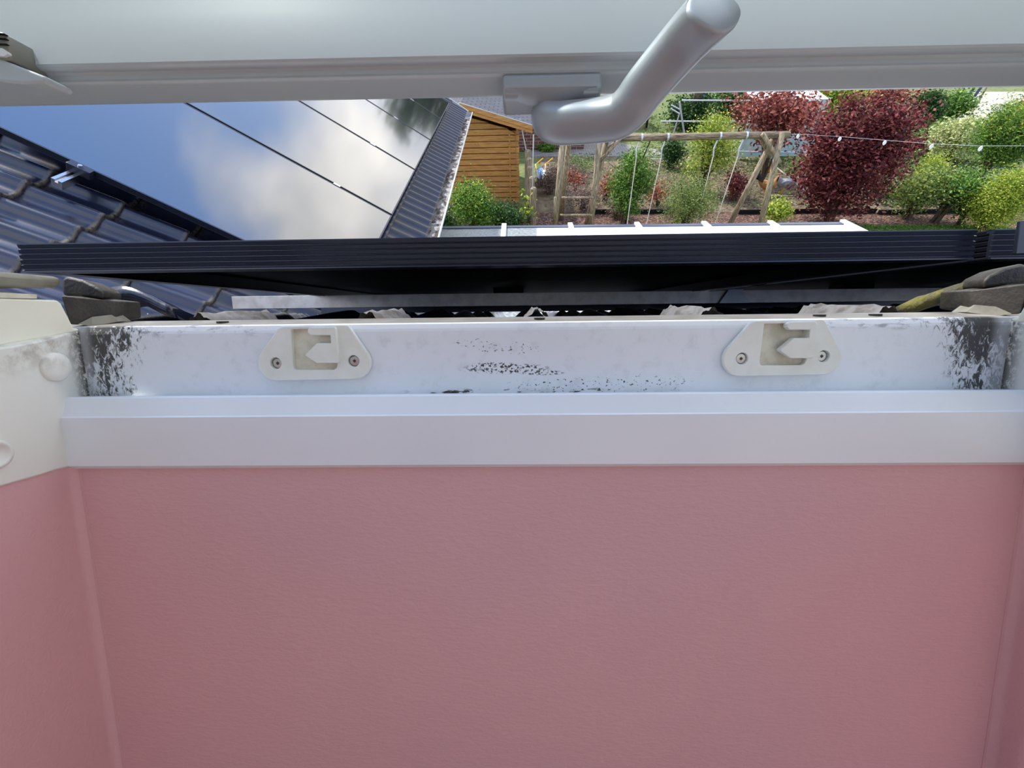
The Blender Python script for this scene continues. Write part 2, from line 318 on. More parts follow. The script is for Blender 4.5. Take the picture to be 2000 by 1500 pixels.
def arc(cx, cy, r, a0, a1, k):
    return [(cx + r * math.cos(math.radians(a0 + (a1 - a0) * i / k)), cy + r * math.sin(math.radians(a0 + (a1 - a0) * i / k))) for i in range(k + 1)]
def plate(fn, outer, holes, z0, z1, mb):   # flat plate with holes; fn(x, y, z)
    bm = bmesh.new(); 
    for loop in [outer] + holes:
        vs = [bm.verts.new((x, y, 0)) for x, y in loop]
        for i in range(len(vs)): bm.edges.new((vs[i], vs[(i + 1) % len(vs)]))
    bmesh.ops.triangle_fill(bm, edges=bm.edges[:], use_beauty=True)
    bm.verts.index_update(); pts = [tuple(q.co[:2]) for q in bm.verts]; k = len(pts)
    tris = [tuple(q.index for q in f.verts) for f in bm.faces]; bd = [tuple(q.index for q in e.verts) for e in bm.edges if len(e.link_faces) == 1]; bm.free()
    mb.add([fn(x, y, z0) for x, y in pts] + [fn(x, y, z1) for x, y in pts], tris + [tuple(i + k for i in reversed(f)) for f in tris] + [(a, b, b + k, a + k) for a, b in bd])
    return mb

# ================================================================ THE SETTING: lining, house walls
XL, XR = -.333, .355
VL = .304
def lining():
    tl = onV(142, 905, VL); bl = onV(232, 1500, VL); tr = onV(2021, 900, VL); br = onV(1931, 1500, VL)
    def ext(t_, b_, w): k = (w - t_[2]) / (b_[2] - t_[2]); return t_[0] + (b_[0] - t_[0]) * k
    wt, wb = -.100, -.62
    lx0, lx1, rx0, rx1 = ext(tl, bl, wt), ext(tl, bl, wb), ext(tr, br, wt), ext(tr, br, wb)
    mb = MB(); k = 8
    mb.add([RF(lx0, VL, wt), RF(rx0, VL, wt), RF(rx1, VL, wb), RF(lx1, VL, wb), RF(lx0, VL + .02, wt), RF(rx0, VL + .02, wt), RF(rx1, VL + .02, wb), RF(lx1, VL + .02, wb)],
           [(0, 1, 2, 3), (4, 7, 6, 5), (0, 4, 5, 1), (3, 2, 6, 7), (0, 3, 7, 4), (1, 5, 6, 2)])
    struct(mb.build('wall_front', MT['pink']))
    for nm, a, b, s in (('wall_left', lx0, lx1, -1), ('wall_right', rx0, rx1, 1)):
        mb = MB(); q = []
        r_ = .006                        # the corner is filled with a soft radius
        prof = [(0, 0)] + [(s * -r_ * (1 - math.sin(t_)), r_ * (1 - math.cos(t_))) for t_ in np.linspace(math.pi / 2, 0, 6)]
        rows = []
        for w, x in ((wt, a), (wb, b)):
            xi = x - s * .0
            line = [(xi - s * r_ * 1.0, VL - .0005)] + [(xi - s * r_ * (1 - math.sin(t_)), VL - r_ * (1 - math.cos(t_))) for t_ in np.linspace(0, math.pi / 2, 7)] + [(xi, -1.15), (xi + s * .02, -1.15), (xi + s * .02, VL)]
            rows.append([RF(px_, V_2, w) for px_, V_2 in line])
        m_ = len(rows[0]); mb.add(rows[0] + rows[1], [(i, (i + 1) % m_, m_ + (i + 1) % m_, m_ + i) for i in range(m_)] + [tuple(range(m_))[::-1], tuple(range(m_, 2 * m_))])
        o = mb.build(nm, MT['pink'], smooth=True); struct(o)
        o.data.set_sharp_from_angle(angle=math.radians(40))
    mb = MB(); mb.box(lambda x, V, w: RF(x, V, w), (lx0 - .02, -1.17, wb), (rx0 + .02, -1.15, -.06)); struct(mb.build('wall_back', MT['pink']))
lining()

# ================================================================ ROOF WINDOW: fixed frame
def build_frame():
    w = bpy.data.objects.new('window_1', None); COL.objects.link(w); w.location = tuple(RF(0, .32, -.11)); OR[w.name] = Vector(w.location); w['kind'] = 'structure'
    a = lambda y, V: onV(1000, y, V)[2]
    x0, x1 = XL - .02, XR + .02
    A0 = a(907, .300); B0 = a(811, .300); B1 = a(808, .3015); C1 = a(772, .309)
    pts = [(.300, A0), (.300, B0), (.3015, B1), (.3085, C1), (.3105, a(769, .3105)), (.335, a(767, .335)), (.335, a(645, .335)), (.3355, a(640, .3355)), (.337, a(631, .337)), (.3395, a(628.5, .3395)),
           (.342, a(628.5, .3395) - .001), (.36, A0 + .02), (.36, A0 - .003), (.303, A0 - .003)]
    MB().prof(RF, pts, x0, x1).build('bottom_rail', MT['frame'], w)
    # aluminium flange beyond the rail, with the screw dimples
    f0 = a(628.5, .342) - .0003; f1 = a(619, .376)
    mb = MB().prof(RF, [(.341, f0), (.376, f1), (.379, f1 - .003), (.379, f1 - .02), (.376, f1 - .02), (.376, f1 - .004), (.341, f0 - .003)], x0 - .03, x1 + .03)
    fl = mb.build('sill_flange', MT['alu'], w); fl['label'] = 'grey aluminium flange along the outer edge of the frame'
    for px_, py_ in ((1064, 627), (325, 634), (1823, 617), (1576, 617)):
        q = onW(px_, py_, f0 * .5 + f1 * .5); mb = MB(); k = 12
        mb.add([RF(q[0] + .0045 * math.cos(i * 2 * math.pi / k), .357 + .0045 * math.sin(i * 2 * math.pi / k), (f0 + f1) / 2 + z_) for z_ in (-.001, .0012) for i in range(k)],
               [tuple(range(k, 2 * k)), tuple(range(k))[::-1]] + [(i, (i + 1) % k, k + (i + 1) % k, k + i) for i in range(k)])
        mb.build('flange_screw', MT['dark_ring'], w)
    # side jambs
    for s, x, nm in ((-1, XL, 'side_jamb'), (1, XR, 'side_jamb')):
        def q(px_, py_): _, V_2, W_2 = onX(px_, py_, XL); return V_2, W_2
        top = [q(150, 651), q(75, 666), q(0, 681)]; bot = [q(0, 950), q(60, 935), q(110, 918), q(140, 911)]
        def xat(V_2): return x + s * (.0115 * max(0, min(1, (V_2 - .302) / .03)))
        interp = lambda pts_, V_2: np.interp(V_2, [p_[0] for p_ in pts_[::-1]], [p_[1] for p_ in pts_[::-1]])
        tp = [(.34, top[0][1] + .002), top[0], top[1], top[2], (-1.12, top[2][1] - .012)]; bt = [(.34, bot[3][1]), bot[3], bot[2], bot[1], bot[0], (-1.12, bot[0][1] - .004)]
        cols = [.345, .335, .325, .315, .308, .302, .298, .29, .28, .265, .25, .23, .20, .17, .1, -1.12]; vs = []
        for V_2 in cols:
            for xx_, ww_ in ((xat(V_2), interp(tp, V_2)), (xat(V_2), interp(bt, V_2)), (xat(V_2) + s * .02, interp(bt, V_2)), (xat(V_2) + s * .02, interp(tp, V_2))): vs.append(RF(xx_, V_2, ww_))
        m_ = len(cols); MB().add(vs, [(i * 4 + j, i * 4 + (j + 1) % 4, (i + 1) * 4 + (j + 1) % 4, (i + 1) * 4 + j) for i in range(m_ - 1) for j in range(4)] + [(0, 1, 2, 3), (4 * m_ - 4, 4 * m_ - 3, 4 * m_ - 2, 4 * m_ - 1)]).build(nm, MT['jamb'], w, bevel=.0012)
        # round cover plugs
        for px_, py_, rr in ((108, 717, .0), (-8, 888, 1.)):
            V_2, W_2 = q(px_, py_); mb = MB(); k = 28
            rad = abs(q(108, 746)[1] - q(108, 688)[1]) / 2 * (1 if not rr else .9)
            rings = [(rad, 0), (rad * .97, .0012), (rad * .9, .002), (rad * .5, .0026), (0.0001, .0028)]
            if rr: rings = [(rad, 0), (rad * .95, .0014), (rad * .7, .0016), (rad * .62, .0002), (0.0001, .0)]
            vs = [RF(x - s * h, V_2 + r_ * math.cos(i * 2 * math.pi / k), W_2 + r_ * math.sin(i * 2 * math.pi / k)) for r_, h in rings for i in range(k)]
            mb.add(vs, [(j * k + i, j * k + (i + 1) % k, (j + 1) * k + (i + 1) % k, (j + 1) * k + i) for j in range(4) for i in range(k)])
            mb.build('cover_plug', MT['jamb'], w, smooth=True)
        # stepped outer side block (cream), weathered cover and black corner pieces
        def qq(px_, py_): _, V_2, W_2 = onX(px_, py_, XL - .012); return V_2, W_2
        bl = [qq(155, 641), qq(145, 641), qq(120, 592), qq(112, 586), qq(0, 582)]
        e0 = bl[-1]
        poly = bl + [(-1.1, e0[1]), (-1.1, qq(0, 676)[1] - .012), qq(0, 676), (qq(155, 648))]
        xx = XL - .012 if s < 0 else XR + .012
        MB().prism([RF(xx, *p_) for p_ in poly], np.array([s * .05, 0, 0])).build('outer_frame_side', MT['cream'], w, bevel=.0015)
        poly = [qq(72, 583), qq(72, 575), qq(0, 571), (-1.1, qq(0, 571)[1]), (-1.1, e0[1]), qq(0, 582)]
        MB().prism([RF(xx - s * .0, *p_) for p_ in poly], np.array([s * .04, 0, 0])).build('seal_ledge', MT['pocket'], w)
        def q3(px_, py_): _, V_2, W_2 = onX(px_, py_, XL - .022); return V_2, W_2
        poly = [q3(122, 562), q3(124, 541), q3(0, 529), (-1.1, q3(0, 529)[1] - .004), (-1.1, q3(0, 562)[1] - .003), q3(0, 562)]
        xx = XL - .022 if s < 0 else XR + .022
        MB().prism([RF(xx, *p_) for p_ in poly], np.array([s * .06, 0, 0])).build('aluminium_cover', MT['alu_cover'], w, bevel=.004, seg=3)
        mir = lambda X_2: X_2 if s < 0 else (XL + XR) - X_2
        def pv(px_, py_, V_2): X_2, _, W_2 = onV(px_, py_, V_2); return mir(X_2), V_2, W_2
        # lower black gusset, facing into the opening
        poly = [pv(118, 577, .342), pv(224, 588, .366), pv(226, 622, .366), pv(150, 634, .345), pv(136, 634, .342)]
        MB().prism([RF(*p_) for p_ in poly], v * .03 + n * 0 + np.array([s * .004, 0, 0])).build('corner_gusset', MT['rubber'], w, bevel=.001)
        poly = [pv(152, 633, .344), pv(180, 619, .352), pv(214, 615, .362), pv(232, 628, .366), pv(180, 637, .350)]
        MB().prism([RF(*p_) for p_ in poly], v * .012).build('gusset_foot', MT['alu_cover'], w)
        poly = [pv(122, 577, .360), pv(120, 545, .360), pv(130, 539, .360), pv(160, 546, .360), pv(190, 560, .360), pv(202, 570, .360), pv(201, 584, .360)]
        MB().prism([RF(*p_) for p_ in poly], v * .05 + np.array([s * .03, 0, 0])).build('corner_cap', MT['rubber'], w, bevel=.003)
    for px_ in (): pass
    return w
window = build_frame()

# ---------------------------------------------------------------- strike plates
def strike_plate(px_, py_, label):
    V0 = .335; c = onV(px_, py_, V0)
    org = RF(c[0], V0, c[2]); root = thing('strike_plate', label, 'strike plate', org, 'strike plates screwed to the lower window frame')
    K = 7.143 * 2531
    fn = lambda x, y, z: org + np.array([x, 0, 0]) - n * y - v * z      # y runs down the picture, z towards the room
    U = lambda pts: [((x - 980) / K, (y - 640) / K) for x, y in pts]
    outer = U([(570, 265), (1480, 255), (1505, 275), (1735, 640)] + [(1535 + 235 * math.cos(math.radians(a)), 765 + 235 * math.sin(math.radians(a))) for a in range(-25, 91, 12)] + [(430 + 243 * math.cos(math.radians(a)), 770 + 243 * math.sin(math.radians(a))) for a in range(95, 216, 12)] + [(520, 285)])
    pocket = U([(700, 300), (1300, 290), (1300, 800), (1285, 840), (1240, 862), (720, 862), (690, 845), (680, 800)])
    circ = lambda cx, cy, r: [(cx + r * math.cos(a), cy + r * math.sin(a)) for a in np.linspace(0, 2 * math.pi, 20, endpoint=False)]
    h1, h2 = U(circ(438, 766, 80)), U(circ(1532, 745, 80))
    mb = plate(fn, outer, [pocket, h1, h2], .0008, .0052, MB()); mb.build('plate_body', MT['plate'], root, bevel=.0006)
    mb = MB().add([fn(x, y, .0011) for x, y in U([(660, 280), (1330, 280), (1330, 880), (660, 880)])], [(0, 1, 2, 3)]); mb.build('pocket_floor', MT['pocket'], root)['label'] = 'yellowed floor of the recessed pocket'
    mb = MB(); hk = U([(965, 300), (1000, 275), (1330, 272), (1352, 300), (1352, 750), (1335, 762), (1050, 762), (905, 665), (905, 640), (1070, 490), (1268, 490), (1268, 382), (1000, 382), (965, 345)])
    plate(fn, hk, [], .0035, .0092, mb); mb.build('catch_hook', MT['plate'], root, bevel=.0009)
    mb = MB(); plate(fn, U([(1268, 300), (1352, 300), (1352, 755), (1268, 755)]), [], .001, .0036, mb); mb.build('hook_web', MT['plate'], root)
    for cx, cy in ((444, 770), (1532, 747)):
        (ux, uy), = U([(cx, cy)]); mb = MB(); k = 18; rad = 70 / K
        rings = [(rad * 1.1, .0008, 1), (rad * 1.02, .0016, 1), (rad, .0024, 0), (rad * .9, .0028, 0), (.00001, .0029, 0)]
        vs = [fn(ux + r_ * math.cos(i * 2 * math.pi / k), uy + r_ * math.sin(i * 2 * math.pi / k), z_) for r_, z_, _ in rings for i in range(k)]
        for j in range(4): mb.add([], [])
        b = len(mb.v); mb.v += [tuple(p_) for p_ in vs]
        for j in range(4):
            for i in range(k): mb.f.append((b + j * k + i, b + j * k + (i + 1) % k, b + (j + 1) * k + (i + 1) % k, b + (j + 1) * k + i)); mb.mi.append(1 if j == 0 else 0)
        star = [(ux + (rad * (.42 if i % 2 else .2)) * math.cos(i * math.pi / 6), uy + (rad * (.42 if i % 2 else .2)) * math.sin(i * math.pi / 6)) for i in range(12)]
        mb.add([fn(x, y, .0031) for x, y in star] + [fn(ux, uy, .0031)], [(i, (i + 1) % 12, 12) for i in range(12)], 1)
        mb.build('screw', [MT['steel'], MT['star']], root)
    return root
sp1 = strike_plate(618, 690, 'ivory strike plate with hook left of the black specks on the white window frame')
c2_ = onV(1522, 680.5, .335); sp2 = copy_tree(sp1, Vector(RF(*c2_)) - Vector(sp1.location), 'grimier ivory strike plate with hook right of the black specks on the white window frame')

# ================================================================ SASH (swung open above the opening) with its handle
def build_sash():
    org = RF(.01, .30, .15); root = thing('window_sash', 'pale grey opened window sash whose lower rail crosses the top and carries a silver handle', 'window sash', org)
    a = lambda y, V: onV(1000, y, V)[2]
    x0, x1 = -.42, .44
    # lower rail: grey underside, rolled lip, taller inner face
    P = [(.330, a(188, .306) + .02), (.312, a(188, .306) + .004), (.3065, a(188, .306)), (.303, a(186, .303)), (.284, a(152, .284)), (.2815, a(147, .2815)), (.2805, a(143, .2805)), (.2815, a(139, .2815)),
         (.2815, a(131, .2815)), (.280, a(124, .280)), (.2775, a(118, .2775)), (.2755, a(112, .2755)), (.2745, a(106, .2745)), (.2765, a(60, .2765)), (.281, a(10, .281)), (.292, a(-110, .292)), (.34, a(-110, .292) + .004)]
    yl = onV(0, 205, .306)[2] - onV(1000, 188, .306)[2]
    def fn(x, V, w): return RF(x, V, w + yl * (-x / .33) * .5)
    o = MB().prof(fn, P, x0, x1).build('lower_rail', MT['sash'], root, smooth=True); o.data.set_sharp_from_angle(angle=math.radians(28))
    wt = a(-110, .292)
    for s, x in ((-1, x0), (1, x1)):
        pr = [(.30, a(150, .30)), (.30, wt + .004), (-.95, wt - .07), (-.95, wt - .115)]
        xx = x if s < 0 else x - .05
        MB().prof(lambda q0, V, w: RF(xx + q0, V, w), [(.262, wt - .05), (.262, wt + .004), (-.97, wt - .10), (-.97, wt - .15)], 0, .05).build('side_rail', MT['sash'], root, bevel=.004)
    MB().prof(RF, [(-.97, wt - .15), (-.97, wt - .10), (-1.03, wt - .105), (-1.03, wt - .155)], x0, x1).build('top_rail', MT['sash'], root, bevel=.004)
    g = NT('sash_glass'); g.nt.nodes.remove(g.b); tr = g.A('BsdfTransparent'); tr.inputs[0].default_value = (.86, .90, .89, 1); gl = g.A('BsdfGlossy'); gl.inputs['Roughness'].default_value = .02
    fr = g.A('Fresnel'); fr.inputs[0].default_value = 1.5; ms = g.A('MixShader'); g.L(fr.outputs[0], ms.inputs[0]); g.L(tr.outputs[0], ms.inputs[1]); g.L(gl.outputs[0], ms.inputs[2]); g.L(ms.outputs[0], g.nt.nodes['Material Output'].inputs[0])
    MB().prof(RF, [(.30, wt + .001), (.30, wt + .005), (-.97, wt - .112), (-.97, wt - .116)], x0 + .05, x1 - .05).build('glass_pane', g.m, root)
    # handle
    hz = onV(1078, 176, .290); hx = hz[0]
    wr = a(176, .296) + .001
    hroot = bpy.data.objects.new('handle', None); COL.objects.link(hroot); hroot.parent = root; OR[hroot.name] = Vector(org); hroot['label'] = 'satin silver lever handle angled to the right'
    xl, xr = onV(981, 170, .279)[0], onV(1176, 165, .279)[0]
    def pV(px_, py_, V_2): return RF(*onV(px_, py_, V_2))
    zf = a(144, .279); zt = a(173, .279)
    bp = MB(); prf = [(.279, zf), (.279, zt), (.2805, zt - .0012), (.2835, zt - .004), (.30, zt - .006), (.306, zt + .001), (.306, zf + .002)]
    bp.prof(RF, prf, xl, xr).build('handle_plate', MT['handle'], hroot, bevel=.0022, seg=3)
    # arched shield on the lower front of the plate
    sh = MB(); k = 20; top = []; bot = []
    for i in range(k + 1):
        x = xl + .003 + (xr - xl - .006) * i / k; u_ = 2 * i / k - 1
        top.append(RF(x, .2788, zt + .0002)); bot.append(RF(x, .2845, zt - .0028 - .0042 * (1 - u_ * u_)))
    sh.add(top + bot + [p_ + v * .012 + n * .002 for p_ in bot], [(i, i + 1, k + 2 + i, k + 1 + i) for i in range(k)] + [(k + 1 + i, k + 2 + i, 2 * k + 3 + i, 2 * k + 2 + i) for i in range(k)])
    sh.build('plate_shield', MT['handle'], hroot, smooth=True)
    nk = pV(1077, 204, .300)
    nx, nV, nW = to_rf(nk)
    cr = MB(); cr.tube([RF(nx, nV, zt + .002), RF(nx, nV, nW + .0022)], .0134, 28); cr.build('collar', MT['dark_ring'], hroot, bevel=.0008)
    # grip: from the neck down, round the bend to the right, then up towards the room
    def pd(px_, py_, dep): r = ray(px_, py_); return C0 + r / F * dep
    ctl = [RF(nx, nV, nW + .006), RF(nx, nV, nW), pd(1073, 226, .270), pd(1084, 239, .266), pd(1112, 240, .262), pd(1160, 236, .258), pd(1205, 228, .252), pd(1232, 208, .246), pd(1262, 168, .238), pd(1330, 88, .221), pd(1392, 22, .203)]
    def spline(P_, sub=6):
        out = []; P_ = [np.array(p_) for p_ in P_]; Q = [2 * P_[0] - P_[1]] + P_ + [2 * P_[-1] - P_[-2]]
        for i in range(1, len(Q) - 2):
            for j in range(sub):
                t_ = j / sub; out.append(.5 * ((2 * Q[i]) + (-Q[i - 1] + Q[i + 1]) * t_ + (2 * Q[i - 1] - 5 * Q[i] + 4 * Q[i + 1] - Q[i + 2]) * t_ ** 2 + (-Q[i - 1] + 3 * Q[i] - 3 * Q[i + 1] + Q[i + 2]) * t_ ** 3))
        return out + [P_[-1]]
    cl = spline(ctl); m_ = len(cl)
    rad = []
    for i in range(m_):
        f_ = i / (m_ - 1); rad.append(.0108 + .0013 * f_)
    g2 = MB(); end = cl[-1]; d_ = _n(cl[-1] - cl[-3])
    cl += [end + d_ * .0012, end + d_ * .0018]; rad += [rad[-1] * .95, rad[-1] * .86]
    # superellipse section
    P_ = cl; u_ = None; seg = 28; vs = []
    for i, p_ in enumerate(P_):
        dd = P_[min(i + 1, len(P_) - 1)] - P_[max(i - 1, 0)]; dd = _n(dd)
        if u_ is None: u_ = v.copy()
        u_ = _n(u_ - dd * (u_ @ dd)); ww = np.cross(dd, u_)
        for k_ in range(seg):
            an = 2 * math.pi * k_ / seg; ca, sa = math.cos(an), math.sin(an); q_ = (abs(ca) ** 2.6 + abs(sa) ** 2.6) ** (-1 / 2.6)
            vs.append(p_ + (u_ * ca + ww * sa) * rad[i] * q_)
    nc = _n(d_ * .5 - v + .45 * n); 
    for i, kk in ((len(P_) - 3, 0), (len(P_) - 2, .0012), (len(P_) - 1, .0020)):
        for k_ in range(seg):
            p_ = vs[i * seg + k_]; e_ = end + d_ * kk; vs[i * seg + k_] = p_ - d_ * (((p_ - e_) @ nc) / (d_ @ nc))
    g2.add(vs, [(i * seg + k_, i * seg + (k_ + 1) % seg, (i + 1) * seg + (k_ + 1) % seg, (i + 1) * seg + k_) for i in range(len(P_) - 1) for k_ in range(seg)] + [tuple(range(seg))[::-1], tuple((len(P_) - 1) * seg + k_ for k_ in range(seg))])
    gr = g2.build('grip', MT['handle'], hroot, smooth=True); gr.data.set_sharp_from_angle(angle=math.radians(45))
    # stay fitting at the left end of the rail
    st = bpy.data.objects.new('stay_fitting', None); COL.objects.link(st); st.parent = root; OR[st.name] = Vector(org); st['label'] = 'metal and plastic stay at the left end of the sash rail'
    pq = [pV(-60, 60, .262), pV(2, 61, .262), pV(10, 68, .262), pV(20, 95, .262), pV(21, 118, .262), pV(-60, 116, .262)]
    MB().prism(pq, v * .02).build('stay_block', MT['alu_cover'], st, bevel=.001)
    pq = [pV(-60, 88, .2605), pV(4, 94, .2605), pV(14, 101, .2605), pV(15, 105, .2605), pV(8, 110, .2605), pV(-60, 106, .2605)]
    MB().prism(pq, v * .002).build('white_insert', MT['white_paint'], st)
    for y_ in (64, 73, 84):
        pq = [pV(-60, y_ - 4, .2608), pV(8 + (y_ - 64) * .2, y_ + 1, .2608), pV(7 + (y_ - 64) * .2, y_ + 3, .2608), pV(-60, y_ - 1, .2608)]
        MB().prism(pq, v * .002).build('embossed_mark', MT['black'], st)
    pq = [pV(-80, 84, .262), pV(0, 114, .262), pV(40, 130, .262), pV(84, 147, .262), pV(89, 153, .262), pV(84, 160, .262), pV(45, 163, .262), pV(10, 160, .262), pV(-80, 140, .262)]
    MB().prism(pq, v * .016).build('stay_arm', MT['sash'], st, bevel=.0022, seg=3)
    return root
build_sash()

# ================================================================ ROOF TILES
def tile_wave(u):          # u in periods; crest at 0
    c = .5 + .5 * math.cos(2 * math.pi * u); return .040 * (c ** 1.7)
def tile_field(name, fn, u0, u1, b_eave, rows, expo, phase, keep, period=.15, seg=14, jog=None):
    nu = int(round((u1 - u0) / period * seg)); us = np.linspace(u0, u1, nu + 1); wv = [tile_wave((x - phase) / period) for x in us]
    vs = []; wear = []; lines = []
    prof = [(0, .0), (.2, .003), (.5, .0105), (.8, .018), (.93, .0205), (.975, .0215), (.992, .0195), (1.0, .014), (1.001, .0005)]
    for r_ in range(rows):
        b0 = b_eave - (rows - r_) * expo
        for k, (t_, lift) in enumerate(prof): lines.append((b0 + t_ * expo, lift, 1. if .955 < t_ else (.25 if t_ < .03 else 0.)))
    for b, lift, wr_ in lines:
        for x, w in zip(us, wv): vs.append(fn(x, b, w + lift)); wear.append(min(1, wr_ * (1.1 - 16 * w * .7)) if wr_ < .9 else 1 - w * 8)
    vs = np.array(vs); k = len(us); ok = keep(vs); fs = []
    for j in range(len(lines) - 1):
        for i in range(k - 1):
            q = (j * k + i, j * k + i + 1, (j + 1) * k + i + 1, (j + 1) * k + i)
            if all(ok[x] for x in q): fs.append(q)
    used = np.unique(np.array(fs)); mp_ = -np.ones(len(vs), int); mp_[used] = np.arange(len(used))
    me = bpy.data.meshes.new(name); base = vs[used].mean(0)
    me.from_pydata([tuple(p_ - base) for p_ in vs[used]], [], [tuple(int(mp_[i]) for i in f) for f in fs])
    at = me.attributes.new('wear', 'FLOAT', 'POINT'); at.data.foreach_set('value', np.array(wear)[used].astype(np.float32))
    me.materials.append(MT['tile']); me.polygons.foreach_set('use_smooth', [True] * len(me.polygons))
    me.set_sharp_from_angle(angle=math.radians(50))
    o = bpy.data.objects.new(name, me); COL.objects.link(o); o.location = tuple(base); return o
# own slope below and beside the window
EH = -.040 - .0215 + .008
def keep_own(P_):
    q = P_ - C0; X_2 = q[:, 0]; V_2 = q @ v
    a_ = ((P_ - PW) @ N2 + .12 > -.015); hole = (X_2 > -.405) & (X_2 < .425) & (V_2 < .43) & (V_2 > -1.2)
    return a_ & ~hole
own = tile_field('tiled_roof', lambda x, b, h: RF(x, b, EH + h), -3.0, 3.3, .745 + .34 * 6, 12, .34, .0155, keep_own)
tag(own, 'dark blue-black wavy roof tiles just outside the window under the near solar panel', 'roof')
def keep_wing(P_): return ((P_ - C0) @ n > -.03)
wing = tile_field('tiled_roof', lambda a_, b, h: WF(a_, b, -.12 - .056 + h), -5.4, 5.52, .31, 17, .285, -1.24, keep_wing)
tag(wing, 'glossy blue-black wavy tiles of the side wing around the five-panel array', 'roof')
# wavy crest tile at the left and a mossy crest tile at the right of the window
def crest_tile(px0, px1, py, V0, V1, lab, mat, hgt=.03):
    xa = onV(px0, py, V0)[0]; xb = onV(px1, py, V0)[0]; w0 = onV(px0, py, V0)[2]; vs = []; k = 18
    for V_2, dz in ((V0, 0), (V0 + .001, .012), (V1, .002)):
        for i in range(k + 1):
            u_ = i / k; vs.append(RF(xa + (xb - xa) * u_, V_2, w0 + dz + hgt * math.sin(math.pi * u_) ** 1.3))
    fs = [(j * (k + 1) + i, j * (k + 1) + i + 1, (j + 1) * (k + 1) + i + 1, (j + 1) * (k + 1) + i) for j in range(2) for i in range(k)]
    o = MB().add(vs, fs).build('roof_tile', mat, smooth=True, fix=False); s_ = o.modifiers.new('thick', 'SOLIDIFY'); s_.thickness = .01; s_.offset = -1
    return tag(o, lab, 'roof tile')
crest_tile(1790, 2040, 606, .40, .425, 'mossy yellow-green crest tile beside the black corner piece at the right', MT['moss'], .014)
crest_tile(150, 334, 622, .43, .462, 'dark curved crest tile rising behind the left black corner piece', MT['tile'], .019)
# pleated lead apron over the tile crests
def apron():
    vs = []; us = np.arange(-.42, .44, .15 / 60); Vs = (.384, .40, .42, .45, .47, .49)
    for V_2 in Vs:
        for x in us:
            c = max(0., math.cos(2 * math.pi * (x - .0155) / .15)); ple = .0018 * math.cos(2 * math.pi * (x + (V_2 - .37) * .25) / .0085)
            vs.append(RF(x, V_2, -.024 + (.0285 + ple + (V_2 - .47) * .03) * c ** 3.2))
    k = len(us); fs = [(j * k + i, j * k + i + 1, (j + 1) * k + i + 1, (j + 1) * k + i) for j in range(len(Vs) - 1) for i in range(k - 1)]
    o = MB().add(vs, fs).build('flashing_apron', MT['lead'], smooth=True, fix=False)
    tag(o, 'pleated grey flashing draped over tile crests just outside the window frame', 'flashing')
apron()

# ================================================================ SOLAR PANELS
def solar_panel(fn, w, l, th, label, group, ribs=True):
    """fn(x, y, z): x across, y down the slope from the top edge, z out of the roof; glass top at z = 0"""
    org = fn(w / 2, l / 2, -th); root = thing('solar_panel', label, 'solar panel', org, group)
    def rib(k_):              # grooved outer wall, offset outwards from 0
        pts = [(0, 0)]
        nb = 5
        for i in range(nb):
            z0 = -th * (.04 + .90 * i / nb); z1 = -th * (.04 + .90 * (i + .62) / nb); z2 = -th * (.04 + .90 * (i + .8) / nb)
            pts += [(0, z0), (.0012, z1), (.0030, z1 - .0002), (.0030, z2)]
        return pts + [(0, -th * .95), (0, -th), (.028, -th), (.028, -th + .0015), (.006, -th + .0015), (.006, -.004), (.009, -.004), (.009, 0)]
    plain = [(0, 0), (0, -th), (.028, -th), (.028, -th + .0015), (.006, -th + .0015), (.006, -.004), (.009, -.004), (.009, 0)]
    pr = rib(0) if ribs else [(0, 0), (0, -th), (.028, -th), (.028, -th + .0015), (.006, -th + .0015), (.006, -.004), (.009, -.004), (.009, 0)]
    for nm, f_ in (('frame_end', lambda t_, o_, z: fn(t_, o_, z)), ('frame_end', lambda t_, o_, z: fn(t_, l - o_, z))):
        MB().prof(f_, pr, 0, w).build(nm, MT['black_frame'], root)
    for nm, f_ in (('frame_side', lambda t_, o_, z: fn(o_, t_, z)), ('frame_side', lambda t_, o_, z: fn(w - o_, t_, z))):
        MB().prof(f_, pr, .0036, l - .0036).build(nm, MT['black_frame'], root)
    MB().box(fn, (.007, .007, -.006), (w - .007, l - .007, -.001)).build('glass', MT['solar'], root)
    MB().box(fn, (.007, .007, -.0085), (w - .007, l - .007, -.0065)).build('backsheet', MT['black'], root)
    MB().box(fn, (w / 2 - .05, .95, -.024), (w / 2 + .05, 1.02, -.0088)).build('junction_box', MT['black'], root)
    return root
Pl = onV(32, 475, .532); Pw = 1.131; TW = .0885
own1 = solar_panel(lambda x, y, z: RF(Pl[0] + x, .532 + y, TW + z), Pw, 1.722, .0335, 'near black-framed solar panel seen edge-on just below the window', 'solar panels on the near slope')
d = Vector(RF(Pw + .0195, 0, 0)) - Vector(RF(0, 0, 0))
own2 = copy_tree(own1, d, 'edge-on solar panel at the far right beyond the bright gap')
# clamp between them, end clamp
MB().box(lambda x, V, w: RF(Pl[0] + Pw + x, V, w), (.002, 1.0, TW - .03), (.0175, 1.06, TW + .002)).build('panel_clamp', MT['black_frame']); tag(bpy.data.objects['panel_clamp'], 'black clamp in the gap between the two near solar panels', 'clamp')
